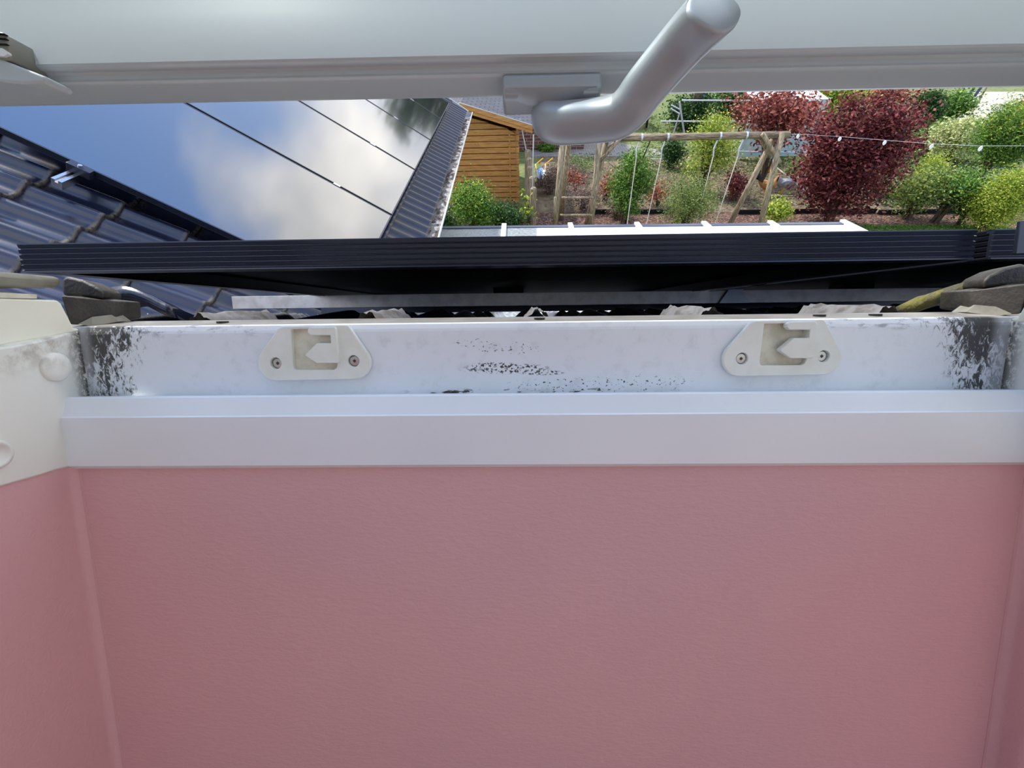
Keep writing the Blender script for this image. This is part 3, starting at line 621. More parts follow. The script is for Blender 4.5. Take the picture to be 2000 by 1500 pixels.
# cross rail under the near panels and a patch painted as a light gap
rl = onV(452, 579, 1.3); rb = onV(452, 603.5, 1.3)
mb = MB(); zt_, zb_ = rl[2], rb[2]
mb.prof(RF, [(1.30, zt_), (1.30, zb_), (1.34, zb_), (1.34, zt_), (1.326, zt_), (1.326, zt_ - .006), (1.314, zt_ - .006), (1.314, zt_)], rl[0], 2.6)
rail = mb.build('mounting_rail', MT['alu'], bevel=.0006); tag(rail, 'silver mounting rail running beneath the near solar panel', 'rail')
rl2 = MB().box(RF, (rl[0] + .01, 1.86, .004), (2.6, 1.90, .052)).build('mounting_rail', MT['black_frame']); tag(rl2, 'darker mounting rail deeper under the near solar panel', 'rail')
mb = MB()
for x in (.62, ): mb.add([RF(x - .02, 1.29, zt_ + .002), RF(x + .02, 1.29, zt_ + .002), RF(x + .035, 1.29, zb_), RF(x - .045, 1.29, zb_)] + [RF(x - .02, 1.298, zt_ + .002), RF(x + .02, 1.298, zt_ + .002), RF(x + .035, 1.298, zb_), RF(x - .045, 1.298, zb_)], [(0, 1, 2, 3), (4, 7, 6, 5), (0, 4, 5, 1), (1, 5, 6, 2), (2, 6, 7, 3), (3, 7, 4, 0)])
tag(mb.build('light_gap_patch', MT['zinc']), 'small blue-grey patch standing in for a light gap under the near panel', 'hook')  # added bluish trapezoid, imitates the light showing between the rails
wl = ['first silver-blue solar panel of the wing, beside the bare tiles', 'second solar panel of the wing, with the brightest cloud reflection', 'third solar panel of the wing counted from the bare tiles', 'fourth solar panel of the wing, darkly reflecting trees', 'fifth and smallest-looking solar panel at the far end of the wing']
bounds = (-1.10, .0, 1.155, 2.305, 3.46, 4.62)
wp = None
for i in range(5):
    if wp is None: wp = solar_panel(lambda x, y, z: WF(-1.12 + x, -1.69 + y, z), 1.128, 1.69, .03, wl[0], 'solar panels on the side wing'); cur = wp
    else: cur = copy_tree(wp, Vector(EW * (i * 1.148 + (0 if i else 0))), wl[i])
for i in range(4):
    a_ = -1.12 + 1.128 + .010 + i * 1.148
    for b in (-.42,):
        o = MB().box(WF, (a_ - .013, b - .025, -.02), (a_ + .013, b + .025, .004)).build('panel_clamp', MT['steel'], bevel=.001)
        tag(o, ['small silver clamp between the first and second wing panels', 'small silver clamp between the second and third wing panels', 'small silver clamp between the third and fourth wing panels', 'small silver clamp between the fourth and fifth wing panels'][i], 'clamp', 'clamps between the wing panels')
for b in (-1.28,):
    o = MB().prof(lambda a_, y, z: WF(a_, y, z), [(b - .02, -.032), (b - .02, -.07), (b + .02, -.07), (b + .02, -.032), (b + .006, -.032), (b + .006, -.045), (b - .006, -.045), (b - .006, -.032)], -1.26 if b < -1 else -1.16, 4.7).build('mounting_rail', MT['steel'])
    tag(o, 'silver rail end projecting from under the wing panels beside the bare tiles' if b < -1 else 'hidden lower rail under the wing panels near the eave', 'rail')
o = MB().box(WF, (-1.155, -1.31, -.035), (-1.122, -1.22, .003)).build('end_clamp', MT['black_frame'], bevel=.002); tag(o, 'black end clamp with bright screw holding the first wing panel', 'clamp')
k_ = MB(); k_.tube([WF(-1.138, -1.265, .003), WF(-1.138, -1.265, .010)], .008, 12); s_ = k_.build('clamp_screw', MT['steel']); s_.parent = o; s_.location = Vector(s_.location) - Vector(o.location)

pq = [RF(*onV(x_, y_, .50)) for x_, y_ in ((1994, 431), (2040, 428), (2040, 494), (1984, 496))]
tag(MB().prism(pq, v * .004).build('edge_bracket', MT['black_frame'], bevel=.0006), 'dark weathered bracket at the far right in front of the second near panel', 'bracket')
# gutter, verge and wing eave
def gutter():
    e0 = WF(0, .31, -.15); root = thing('rain_gutter', 'zinc half-round gutter with dirt inside along the side wing eave', 'gutter', e0)
    c_ = lambda a_, dx, dz: WF(a_, .31, -.15) + HX * dx + np.array([0, 0, dz])
    a0, a1 = -.75, 5.62; rr = .062; cx = .030; cz = -.015
    ang = [math.radians(x) for x in range(180, 361, 15)]
    inn = [(cx + rr * math.cos(q_), cz + rr * math.sin(q_)) for q_ in ang]; out = [(cx + (rr + .002) * math.cos(q_), cz + (rr + .002) * math.sin(q_)) for q_ in ang[::-1]]
    pts = inn + out; MB().prof(c_, pts, a0, a1).build('trough', MT['zinc'], root, smooth=False)
    b_ = MB(); b_.tube([c_(a0, cx + rr + .006, cz + .002), c_(a1, cx + rr + .006, cz + .002)], .009, 10).build('rolled_bead', MT['galv'], root, smooth=True)
    cap = MB(); cap.prism([c_(a1, *p_) for p_ in inn], EW * .004).build('end_cap', MT['zinc'], root)
    t = NT('gutter_sediment'); nz = t.noise(t.scale(t.pos(), 3, 1, 1), 5, 6, .7); t.col(t.mix(t.rng(nz, .42, .58), srgb(150, 146, 142), srgb(70, 58, 50))); t.set(Roughness=.95)
    MB().prof(c_, [(cx - .05, cz - .033), (cx + .05, cz - .033), (cx + .03, cz - .056), (cx - .03, cz - .056)], a0, a1 - .35).build('sediment', t.m, root)
    for i in range(3):
        a_ = .6 + i * 2.1; MB().prof(lambda q0, y, z: c_(a_ + q0, y, z), [(cx - .06, cz + .004), (cx + rr, cz + .006), (cx + rr, cz + .003), (cx - .06, cz + .001)], 0, .008).build('gutter_bracket', MT['zinc'], root)
gutter()
vb = MB(); vb.prof(lambda b, a_, h: WF(a_, b, h), [(5.50, -.19), (5.50, -.105), (5.53, -.105), (5.53, -.115), (5.56, -.115), (5.56, -.19)], -4.4, .33)
tag(vb.build('verge_trim', MT['galv']), 'pale metal verge trim along the far gable edge of the wing', 'trim')
# walls of the two wings of the house
ex = WF(0, .31, -.15)[0]
mb = MB(); mb.box(WD, (-6.2, 3.1, 0), (ex - .75, 7.6, 2.6)); struct(mb.build('wall_wing', MT['render_wall']))
mb = MB(); mb.box(WD, (-6.2, -2.2, 0), (3.3, 1.9, 2.6)); struct(mb.build('wall_house', MT['render_wall']))

gp = [(RF(0, 2.15, -.12)[1], RF(0, 2.15, -.12)[2]), (1.85, 2.58), (-1.2, 2.58), (RF(0, -1.27, -.12)[1], RF(0, -1.27, -.12)[2])]
for nm, x in (('wall_gable_left', -2.9), ('wall_gable_right', 3.1)): struct(MB().prism([(x, y, z) for y, z in gp], (.1, 0, 0)).build(nm, MT['render_wall']))
struct(MB().box(WD, (-2.9, gp[3][0] - .12, 2.58), (3.2, gp[3][0] - .02, gp[3][1] + .1)).build('wall_rear', MT['render_wall']))
struct(MB().prism([RF(-2.85, .62, -.13), RF(3.1, .62, -.13), RF(3.1, 2.1, -.13), RF(-2.85, 2.1, -.13)], -n * .02).build('ceiling', MT['render_wall']))
# ================================================================ PERGOLA ROOF below the eave
def pergola():
    q0 = onZ(1647, 437, 2.25); qa = onZ(862, 455, 2.25); yo = q0[1]; x1 = q0[0]; x0 = qa[0] - .4
    root = thing('patio_roof', 'white-ribbed glazed patio roof crossing just above the near panel edge', 'patio roof', (x0 / 2 + x1 / 2, yo - 1.4, 2.3))
    sl = .09; yi = 2.7
    fn = lambda x, y, z: (x, y + (x - x1) * -.012, 2.25 + (yo - y) * sl + z)
    MB().box(fn, (x0, yo - .05, -.14), (x1 + .04, yo + .03, -.012)).build('front_beam', MT['greypaint'], root, bevel=.004)
    bars = [onZ(px_, 440, 2.25)[0] for px_ in (985, 1113, 1243, 1375, 1506)] + [x1]
    st_ = bars[1] - bars[0]; bars = [bars[0] - st_] + bars
    for i, x in enumerate(bars): MB().box(fn, (x - .032, yi, -.05), (x + .032, yo + .045, .045)).build('rafter', MT['rafter'], root, bevel=.003)
    for i in range(len(bars) - 1):
        m_ = MT['dirty_poly'] if i < 1 else MT['poly']
        o = MB().box(fn, (bars[i] + .03, yi, -.004), (bars[i + 1] - .03, yo - .056, .004)).build('roof_sheet', m_, root)
        if i == 1: MB().prism([fn(bars[1] + .031, yi, .006), fn(bars[1] + .30, yi, .006), fn(bars[1] + .44, yo - .056, .006), fn(bars[1] + .031, yo - .056, .006)], (0, 0, .001)).build('algae_film', MT['dirty_poly'], root)
    MB().box(fn, (x0, yo - .055, -.02), (x1 + .04, yo + .03, .016)).build('edge_strip', MT['greypaint'], root)
    MB().box(fn, (x0, yi - .06, -.14), (x1 + .04, yi, .03)).build('wall_beam', MT['white_paint'], root)
    for x in (x0 + .1, x1 - .02): MB().box(WD, (x - .05, yo - .12, 0), (x + .05, yo - .02, 2.15)).build('post', MT['white_paint'], root, bevel=.004)
pergola()

# ================================================================ GARDEN GROUND
def gpoly(name, pts, mat, z=0., label=None, cat=None):
    P_ = [tuple(onZ(px_, py_)[:2]) + (z,) for px_, py_ in pts]
    mb = MB().prism(P_, (0, 0, -.05)); return struct(mb.build(name, mat))
mb = MB().add([(-60, -30, -.03), (80, -30, -.03), (80, 90, -.03), (-60, 90, -.03)], [(0, 1, 2, 3)]); struct(mb.build('lawn', MT['grass']))
gpoly('soil_bed', [(1040, 395), (1060, 296), (1500, 296), (1600, 330), (1800, 300), (2100, 330), (2350, 415), (1040, 415)], MT['soil'], .004)
gpoly('mulch_bed', [(820, 452), (820, 416), (2150, 414), (2400, 470), (1900, 440), (1560, 448), (1500, 470), (900, 480)], MT['mulch'], .012)
gpoly('gravel_path', [(1875, 180), (2050, 180), (2300, 230), (2200, 262), (1990, 245), (1905, 262), (1830, 235)], MT['gravel'], .02)
gpoly('gravel_patch', [(1860, 330), (1960, 325), (2010, 370), (1900, 372)], MT['gravel'], .02)
gpoly('paving', [(1030, 306), (1030, 280), (1150, 270), (1240, 285), (1330, 300), (1330, 308), (1230, 306)], MT['paving'], .014)
def edging():
    for i, (xa, xb) in enumerate(((1250, 1310), (1440, 1600), (1710, 1900), (1150, 1250), (1600, 1710))):
        A_ = onZ(xa, 418); B_ = onZ(xb, 418); y = (A_[1] + B_[1]) / 2
        if i == 0: root = thing('bed_edging', 'low black plastic edging strip between mulch and planting', 'edging', ((A_[0] + B_[0]) / 2, y, 0)); edging.r = root
        MB().box(WD, (A_[0], y - .015, -.02), (B_[0], y + .015, .13)).build('edging_board', MT['black'], edging.r)
edging()

# ================================================================ GARDEN SHED
def shed():
    c = onZ(1010, 403); yf = c[1]; xr = c[0]; hr = onY(1014, 256, yf)[2]; xl = xr - 2.75
    fa = onY(907, 205, yf - .3); fb = onY(1040, 246, yf - .3); sl = (fb[2] - fa[2]) / (fb[0] - fa[0]); xm = (xl + xr) / 2
    root = thing('garden_shed', 'amber wooden garden shed with grey shingle roof beside the gutter', 'shed', (xm, yf + 1.5, 0))
    zr = lambda x: hr + (x - xr) * sl if x > xm else hr + (2 * xm - x - xr) * sl
    nb = 15
    mb = MB(); bh = .145; z = .12; i = 0
    while z < zr(xm) - .02:
        z2 = min(z + bh, zr(xm))
        lim = lambda zz: xr if zz <= hr else xr + (zz - hr) / sl
        xa = lim(z); xb = lim(z2 - .005); 
        # board with a chamfered joint
        for y_, s_ in ((yf, -1),):
            L_ = lambda q_: 2 * xm - q_
            mb.add([(L_(xa), yf, z), (xa, yf, z), (xb, yf, z2 - .024), (L_(xb), yf, z2 - .024), (L_(xb), yf + .07, z2 - .024), (xb, yf + .07, z2 - .024), (L_(xb), yf + .07, z2), (xb, yf + .07, z2), (L_(xb), yf, z2), (xb, yf, z2)], [(0, 1, 2, 3), (3, 2, 5, 4), (4, 5, 7, 6), (6, 7, 9, 8)])
        z += bh
    mb.box(WD, (xl, yf + .072, .1), (xr, yf + .09, hr)); mb.build('front_wall', MT['boards'], root, fix=False)
    for x in (xl, xr - .03): MB().box(WD, (x, yf + .02, .1), (x + .03, yf + 3, hr)).build('side_wall', MT['boards'], root)
    MB().box(WD, (xl, yf + 2.97, .1), (xr, yf + 3, hr)).build('back_wall', MT['boards'], root)
    MB().box(WD, (xl - .03, yf - .01, 0), (xr + .03, yf + 3, .12)).build('plinth', MT['pipe_plank'], root)
    lg = MB(); z = .12; k = 0
    while z < hr - .05: lg.box(WD, (xr - .0, yf - .055 if k % 2 else yf - .03, z + .006), (xr + .075 if k % 2 else xr + .06, yf + .05, z + bh - .008)); z += bh; k += 1
    lg.build('corner_log_ends', MT['boards'], root, bevel=.004)
    MB().box(WD, (xr - .20, yf - .012, .12), (xr - .165, yf - .002, hr - .03)).build('corner_trim', MT['boards'], root)
    xo = fb[0]; top = lambda x: fa[2] + (x - fa[0]) * sl
    zm = top(xm)
    for s_, x_out in ((1, xo), (-1, 2 * xm - xo)):
        A_, B_ = (xm, zm), (x_out, top(xo)); yb, ye = yf - .3, yf + 3.25
        r_ = MB(); r_.add([(A_[0], yb, A_[1]), (B_[0], yb, B_[1]), (B_[0], ye, B_[1]), (A_[0], ye, A_[1]), (A_[0], yb, A_[1] - .03), (B_[0], yb, B_[1] - .03), (B_[0], ye, B_[1] - .03), (A_[0], ye, A_[1] - .03)],
               [(0, 1, 2, 3), (4, 7, 6, 5), (0, 4, 5, 1), (1, 5, 6, 2), (2, 6, 7, 3), (3, 7, 4, 0)]); r_.build('roof_slope', MT['shingle'], root)
        for dz, yy in ((.0, yb - .025), (-.085, yb + .0)):
            f_ = MB(); f_.add([(A_[0], yy, A_[1] + .012 + dz), (B_[0], yy, B_[1] + .012 + dz), (B_[0], yy, B_[1] - .085 + dz), (A_[0], yy, A_[1] - .085 + dz)] + [(A_[0], yy + .02, A_[1] + .012 + dz), (B_[0], yy + .02, B_[1] + .012 + dz), (B_[0], yy + .02, B_[1] - .085 + dz), (A_[0], yy + .02, A_[1] - .085 + dz)],
               [(0, 1, 2, 3), (4, 7, 6, 5), (0, 4, 5, 1), (1, 5, 6, 2), (2, 6, 7, 3), (3, 7, 4, 0)]); f_.build('barge_board', MT['boards'], root)
        m_ = MB(); m_.box(lambda x, y, z: (x, y, top(x if s_ > 0 else 2 * xm - x) + z), (min(A_[0], B_[0]), yb - .03, .012), (max(A_[0], B_[0]), yb - .005, .028)); m_.build('metal_edge', MT['galv'], root)
    return yf, xr
YF, XRS = shed()

# brick outbuilding behind, terrace things glimpsed beside the handle
def outbuilding():
    b = onZ(1140, 292); y = b[1]; x1 = b[0]; root = thing('brick_outbuilding', 'dark red brick building with grey roof behind the wooden shed', 'building', (x1 - 2.5, y + 2, 0))
    MB().box(WD, (x1 - 5, y, 0), (x1, y + 4, 2.2)).build('wall', MT['brick'], root)
    MB().add([(x1 - 5.3, y - .3, 2.15), (x1 + .3, y - .3, 2.15), (x1 + .3, y + 4.3, 2.9), (x1 - 5.3, y + 4.3, 2.9), (x1 - 5.3, y - .3, 2.1), (x1 + .3, y - .3, 2.1), (x1 + .3, y + 4.3, 2.8), (x1 - 5.3, y + 4.3, 2.8)],
             [(0, 1, 2, 3), (4, 7, 6, 5), (0, 4, 5, 1), (1, 5, 6, 2), (2, 6, 7, 3), (3, 7, 4, 0)]).build('roof', MT['shingle'], root)
outbuilding()
a_ = onZ(1186, 222); b_ = onZ(1208, 222)
tag(MB().box(WD, (a_[0], a_[1], 0), (b_[0] - .05, a_[1] + .4, 2.0)).build('garden_cabinet', MT['bluegrey'], bevel=.01), 'dark blue-grey cabinet seen between handle plate and grip', 'cabinet')
tag(MB().box(WD, (b_[0] + .05, a_[1] - .1, 0), (b_[0] + .35, a_[1] + .3, 2.0)).build('black_post', MT['black'], bevel=.01), 'black upright beside the blue-grey cabinet behind the handle', 'post')
def deck():
    c = onZ(1232, 212, .7); root = thing('garden_table', 'pale slatted garden table glimpsed behind the handle grip', 'table', (c[0], c[1], 0))
    for i in range(7): MB().box(WD, (c[0] - .75 + i * .22, c[1] - .6, .68), (c[0] - .56 + i * .22, c[1] + 1.2, .72)).build('slat', MT['hen_white'], root)
    for x in (-.7, .7):
        for y in (-.5, 1.1): MB().box(WD, (c[0] + x - .04, c[1] + y - .04, 0), (c[0] + x + .04, c[1] + y + .04, .68)).build('leg', MT['black'], root)
deck()

# ================================================================ PALISADE with metal rods, watering things
def palisade():
    A_ = onZ(1041, 450); root = thing('post_screen', 'end-on screen of round wooden posts topped with metal rods beside the shed', 'screen', (A_[0], A_[1] + .6, 0))
    for i, (py, tz, x_) in enumerate(((450, onY(1040, 366, onZ(1041, 450)[1])[2], 1041), (432, 1.25, 1038), (424, 1.2, 1034), (414, 1.15, 1033), (404, 1.1, 1030))):
        g_ = onZ(x_, py); t_ = tz if i == 0 else onY(x_ - 5, (366, 345, 325, 308, 292)[i], g_[1])[2]
        MB().tube([(g_[0], g_[1], 0), (g_[0], g_[1], t_ - .03), (g_[0], g_[1], t_)], [.075, .075, .05], 12).build('round_post', MT['pole'], root, smooth=False)
    for (x0_, y0_, x1_, y1_, gy) in ((1040, 366, 1042, 263, 450), (1029, 292, 1015, 232, 404)):
        g_ = onZ(1041, gy)[1]; p0 = onY(x0_, y0_ + 8, g_); p1 = onY(x1_, y1_, g_)
        MB().tube([p0, p1], .014, 8).build('metal_rod', MT['galv'], root)
palisade()
def barrow():
    g_ = onZ(1056, 356); root = thing('wheelbarrow', 'pale blue wheelbarrow tub with yellow handles beside the post screen', 'wheelbarrow', (g_[0], g_[1], 0))
    x, y = g_[0], g_[1]; vs = []; k = 12
    for r_, z in ((.13, .06), (.22, .26), (.24, .275), (.205, .26), (.12, .10)):
        for i in range(k): an = 2 * math.pi * i / k; vs.append((x + r_ * .75 * math.cos(an), y + r_ * 1.5 * math.sin(an), z + .08 * math.sin(an)))
    MB().add(vs, [(j * k + i, j * k + (i + 1) % k, (j + 1) * k + (i + 1) % k, (j + 1) * k + i) for j in range(4) for i in range(k)] + [tuple(range(4 * k, 5 * k))]).build('tub', MT['blue'], root, smooth=True)
    for s in (-1, 1): MB().tube([(x + s * .12, y - .2, .15), (x + s * .16, y + .35, .45), (x + s * .16 + .25, y + .65, .55)], .018, 8).build('handle', MT['yellow'], root)
    MB().tube([(x - .03, y - .42, .15), (x + .03, y - .42, .15)], .15, 16).build('wheel', MT['black'], root)
    q = onZ(1046, 305); 
barrow()

# ================================================================ SWING FRAME
def swing():
    z = 2.15; E_ = onZ(1541, 263, z); yb = E_[1]; L_ = onY(1088, 263, yb)
    root = thing('garden_swing', 'weathered round-timber swing frame with climbing rungs at its left end', 'swing frame', ((E_[0] + L_[0]) / 2, yb, 0))
    MB().tube([(L_[0], yb, z), ((L_[0] + E_[0]) / 2, yb, z), (E_[0], yb, z)], .075, 14).build('cross_beam', MT['beam'], root, smooth=True)
    def leg(a_, b_, r_=.062, nm='leg'): MB().tube([a_, tuple((np.array(a_) + np.array(b_)) / 2), b_], r_, 12).build(nm, MT['pole'], root, smooth=True)
    def lg(pxt, pyt, yo, pxb, pyb, r_=.064): t_ = onY(pxt, pyt, yb + yo); b_ = onZ(pxb, pyb); leg(tuple(t_), tuple(b_), r_)
    lg(1528, 258, -.06, 1480, 462); lg(1512, 268, .08, 1421, 446)
    lg(1100, 262, -.05, 1082, 462); lg(1112, 268, .1, 1095, 430); lg(1171, 262, -.05, 1153, 462); lg(1186, 268, .1, 1144, 446)
    t1 = onY(1489, 261, yb - .09); t2 = onY(1523, 318, yb - .10); leg(tuple(t1), tuple(t2), .05, 'brace')
    t1 = onY(1484, 266, yb + .09); t2 = onY(1503, 306, yb + .10); leg(tuple(t1), tuple(t2), .045, 'brace')
    t1 = onY(1219, 262, yb - .09); t2 = onY(1171, 316, yb - .10); leg(tuple(t1), tuple(t2), .04, 'brace')
    t1 = onY(1212, 268, yb + .09); t2 = onY(1178, 300, yb + .10); leg(tuple(t1), tuple(t2), .04, 'brace')
    for (a1, b1, a2, b2) in ((1097, 386, 1160, 386), (1094, 420, 1156, 420), (1092, 443, 1154, 443)): leg(tuple(onY(a1, b1, yb - .4)), tuple(onY(a2, b2, yb - .4)), .026, 'rung')
    leg(tuple(onY(1085, 385, yb - .45)), tuple(onY(1084, 425, yb - .45)), .035, 'short_post')
    brs = []
    for px_ in (1254, 1305, 1407, 1458):
        c = onY(px_, 262, yb)[0]; m_ = MB(); k = 16
        m_.prof(lambda q0, y, zz: (c + q0, yb + y, z + zz), [(.081 * math.cos(q_), .081 * math.sin(q_)) for q_ in np.linspace(0, 2 * math.pi, k, endpoint=False)], -.02, .02).build('clamp_band', MT['galv'], root)
    return yb, z
YB, ZB = swing()
def rope(px_t, px_b, label, group):
    t_ = np.array((onY(px_t, 262, YB)[0] - .02, YB, ZB - .085)); b_ = onZ(px_b, 445, .25)
    root = thing('swing_rope', label, 'rope', tuple(b_), group)
    MB().tube([t_, t_ + (b_ - t_) * .09 + np.array((-.03, 0, 0)), t_ + (b_ - t_) * .17], .016, 6).build('hook', MT['galv'], root)
    MB().tube([t_ + (b_ - t_) * .17, b_], .011, 6).build('cord', MT['rope'], root)
for a_, b_, l_ in ((1251, 1224, 'leftmost pale swing rope, in front of the bright green shrub'), (1303, 1261, 'second pale swing rope from the left, hanging from the timber beam'), (1406, 1357, 'third pale swing rope from the left, in front of the olive shrub'), (1457, 1394, 'rightmost pale swing rope, nearest the slanted timber legs')): rope(a_, b_, l_, 'ropes hanging from the swing beam')
mb = MB(); mb.tube([onY(1273, 268, YB + .1), onY(1256, 308, YB + .1)], .012, 6); tag(mb.build('black_strap', MT['black']), 'short black strap hanging from the beam between the left ropes', 'strap')

# ================================================================ LEAVES
def leaves(centers, rad, npc, size, squash=.8, asp=.5):
    """numpy leaf cloud: clumps around given centres -> verts, quads"""
    c = np.repeat(np.array(centers), npc, axis=0); N_ = len(c)
    r_ = np.repeat(np.array(rad) if not np.isscalar(rad) else np.full(len(centers), rad), npc)
    p = c + rng.normal(size=(N_, 3)) * r_[:, None] * np.array((.55, .55, .55 * squash))
    a_ = rng.normal(size=(N_, 3)); a_[:, 2] *= .6; a_ /= np.linalg.norm(a_, axis=1)[:, None]
    b_ = rng.normal(size=(N_, 3)); b_ -= a_ * (a_ * b_).sum(1)[:, None]; b_ /= np.linalg.norm(b_, axis=1)[:, None]
    nn = np.cross(a_, b_); s = size * rng.uniform(.6, 1.25, N_)[:, None]
    V_ = np.stack([p - a_ * s * .5, p + b_ * s * asp * .5 + nn * s * .08, p + a_ * s * .5, p - b_ * s * asp * .5 + nn * s * .08], axis=1).reshape(-1, 3)
    V_[:, 2] = np.maximum(V_[:, 2], .01)
    return V_
def leafobj(name, V_, mat, parent):
    base = np.array(OR[parent.name]); N_ = len(V_) // 4; me = bpy.data.meshes.new(name)
    me.vertices.add(len(V_)); me.vertices.foreach_set('co', (V_ - base).astype(np.float32).ravel())
    me.loops.add(N_ * 4); me.loops.foreach_set('vertex_index', np.arange(N_ * 4, dtype=np.int32))
    me.polygons.add(N_); me.polygons.foreach_set('loop_start', np.arange(N_, dtype=np.int32) * 4); me.polygons.foreach_set('loop_total', np.full(N_, 4, np.int32))
    me.update(); me.validate(); me.materials.append(mat); o = bpy.data.objects.new(name, me); COL.objects.link(o); o.parent = parent; return o
def crown(cx, cy, z0, z1, rx, ry, k, shape='egg', lobes=0):
    def inside():
        while True:
            u_ = rng.uniform(-1, 1, 3); r2 = (u_ ** 2).sum()
            if .12 < r2 < 1: return u_
    L_ = [inside() * .78 for _ in range(lobes)]; out = []
    for i in range(k):
        u_ = inside() if not lobes else L_[i % lobes] + inside() * .36
        t_ = min(1.08, max(0, (u_[2] + 1) / 2)); w_ = {'egg': 1., 'cone': 1.15 - .75 * t_, 'vase': .6 + .55 * t_}[shape]
        out.append((cx + u_[0] * rx * w_, cy + u_[1] * ry * w_, z0 + (z1 - z0) * t_))
    return out
def plant(name, label, cat, px_, pyb, pyt, hw, mat, k=40, npc=60, size=.06, shape='egg', squash=.9, asp=.5, clump=.35, stems=5, group=None, z0f=.06, deep=.8, mat2=None, trunk=None):
    g_ = onZ(px_, pyb); top = onY(px_, pyt, g_[1]); h = top[2]; g_[0] = onY(px_, pyb * .45 + pyt * .55, g_[1])[0]; npc = int(npc * 1.5); dep = (M.T @ (g_ - C0))[2]; rx = hw / F * dep
    root = thing(name, label, cat, (g_[0], g_[1], 0), group)
    cs = crown(top[0] * .0 + g_[0], g_[1], h * z0f + clump * rx * .3, h - clump * rx * .4, rx * .88, rx * deep * .88, k, shape, max(5, k // 8))
    V_ = leaves(cs, clump * rx * 1.2, npc, size, squash, asp)
    leafobj('foliage', V_, mat, root)
    if mat2: leafobj('tip_foliage', leaves([c for c in cs if c[2] > h * .62][:k // 3] or cs[:3], clump * rx, npc // 2, size, squash, asp), mat2, root)
    mb = MB(); sel = rng.choice(len(cs), size=min(stems, len(cs)), replace=False)
    for i in sel:
        c = np.array(cs[i]); b = np.array((g_[0] + rng.uniform(-.08, .08), g_[1] + rng.uniform(-.08, .08), 0)); m_ = (b + c) / 2; m_[:2] = b[:2] * .65 + c[:2] * .35
        r0 = .012 + .012 * h if trunk is None else trunk * .45; mb.tube([b, m_, c], [r0, r0 * .6, r0 * .25], 6)
    if trunk: mb.tube([(g_[0], g_[1], 0), (g_[0], g_[1], h * .45)], [trunk, trunk * .6], 8)
    mb.build('stems', MT['bark'], root)
    return root
# right to left, near to far
plant('red_maple', 'large dark maroon-leaved tree right of the timber swing frame', 'tree', 1686, 430, 164, 122, MT['lf_maroon'], 250, 52, .095, 'egg', clump=.14, stems=34, trunk=.07, deep=.5, z0f=.03)
plant('red_maple', 'sparser reddish-pink leaved tree behind the right end of the swing beam', 'tree', 1520, 352, 172, 104, MT['lf_redbrown'], 110, 30, .13, 'vase', clump=.2, stems=14, trunk=.05, z0f=.35)
plant('olive_shrub', 'bushy olive-green shrub below the middle of the swing beam', 'shrub', 1352, 455, 316, 74, MT['lf_olive'], 90, 90, .045, 'egg', clump=.3, stems=10)
plant('upright_shrub', 'tall narrow yellow-green shrub rising behind the swing beam', 'shrub', 1392, 372, 196, 50, MT['lf_lime'], 70, 60, .07, 'cone', clump=.32, stems=10)
plant('green_shrub', 'bright green upright shrub behind the leftmost swing rope', 'shrub', 1232, 440, 276, 42, MT['lf_green'], 70, 90, .06, 'egg', clump=.34, stems=8)
plant('yellow_green_shrub', 'yellow-green shrub in front of the wooden shed wall', 'shrub', 918, 475, 348, 66, MT['lf_green'], 80, 90, .06, 'cone', clump=.3, stems=12, mat2=MT['lf_lime'])
plant('gutter_side_shrub', 'mid-green shrub squeezed between the zinc gutter and the shed', 'shrub', 872, 486, 400, 34, MT['lf_dark'], 50, 60, .06, 'egg', stems=6)
plant('dark_hedge_shrub', 'low dark green shrub at the foot of the wooden shed', 'shrub', 985, 470, 398, 44, MT['lf_dark'], 60, 80, .06, 'egg', clump=.34, stems=8)
plant('climbing_vine', 'sparse yellow-leaved vine clinging to the round post screen', 'vine', 1036, 448, 352, 32, MT['lf_lime'], 14, 5, .12, 'egg', asp=.9, clump=.32, stems=10)
plant('red_tipped_shrub', 'small red-tipped shrub between the left swing posts', 'shrub', 1122, 374, 330, 22, MT['lf_red'], 16, 22, .08, 'egg', stems=7, clump=.4)
plant('red_tipped_shrub', 'small red-tipped shrub just right of the climbing rungs', 'shrub', 1184, 392, 328, 22, MT['lf_red'], 18, 22, .08, 'egg', stems=7, clump=.4)
plant('red_tipped_shrub', 'red-tipped shrub between the green and olive shrubs', 'shrub', 1292, 402, 348, 26, MT['lf_red'], 18, 22, .08, 'egg', stems=7, clump=.4)
for px_, py, pt, hw, l_ in ((1075, 380, 330, 32, 'grey-purple heather patch beside the blue wheelbarrow'), (1140, 408, 352, 42, 'grey-purple heather patch behind the climbing rungs'), (1115, 350, 318, 45, 'grey-purple heather patch in front of the brick wall'), (1205, 425, 375, 26, 'grey-purple heather patch left of the bright green shrub')):
    plant('heather', l_, 'heather', px_, py, pt, hw, MT['lf_heather'], 40, 70, .045, 'egg', clump=.4, stems=8, group='heather patches left of the swing')
plant('low_green_plant', 'low yellow-green plant at the foot of the right swing leg', 'plant', 1512, 440, 384, 36, MT['lf_lime'], 36, 34, .07, 'egg', stems=8)
plant('orange_flower_shrub', 'orange-leaved seedling behind the right slanted timber leg', 'plant', 1436, 385, 352, 14, MT['lf_orange'], 8, 22, .09, 'egg', stems=4)
plant('young_maroon_shrub', 'thin maroon-leaved sapling behind the rightmost swing rope', 'shrub', 1445, 392, 318, 30, MT['lf_maroon'], 26, 26, .08, 'vase', stems=8)
plant('golden_conifer', 'golden yellow-green conifer at the lower right edge', 'conifer', 1972, 456, 312, 66, MT['lf_lime'], 150, 110, .06, 'egg', clump=.26, stems=8, asp=.35)
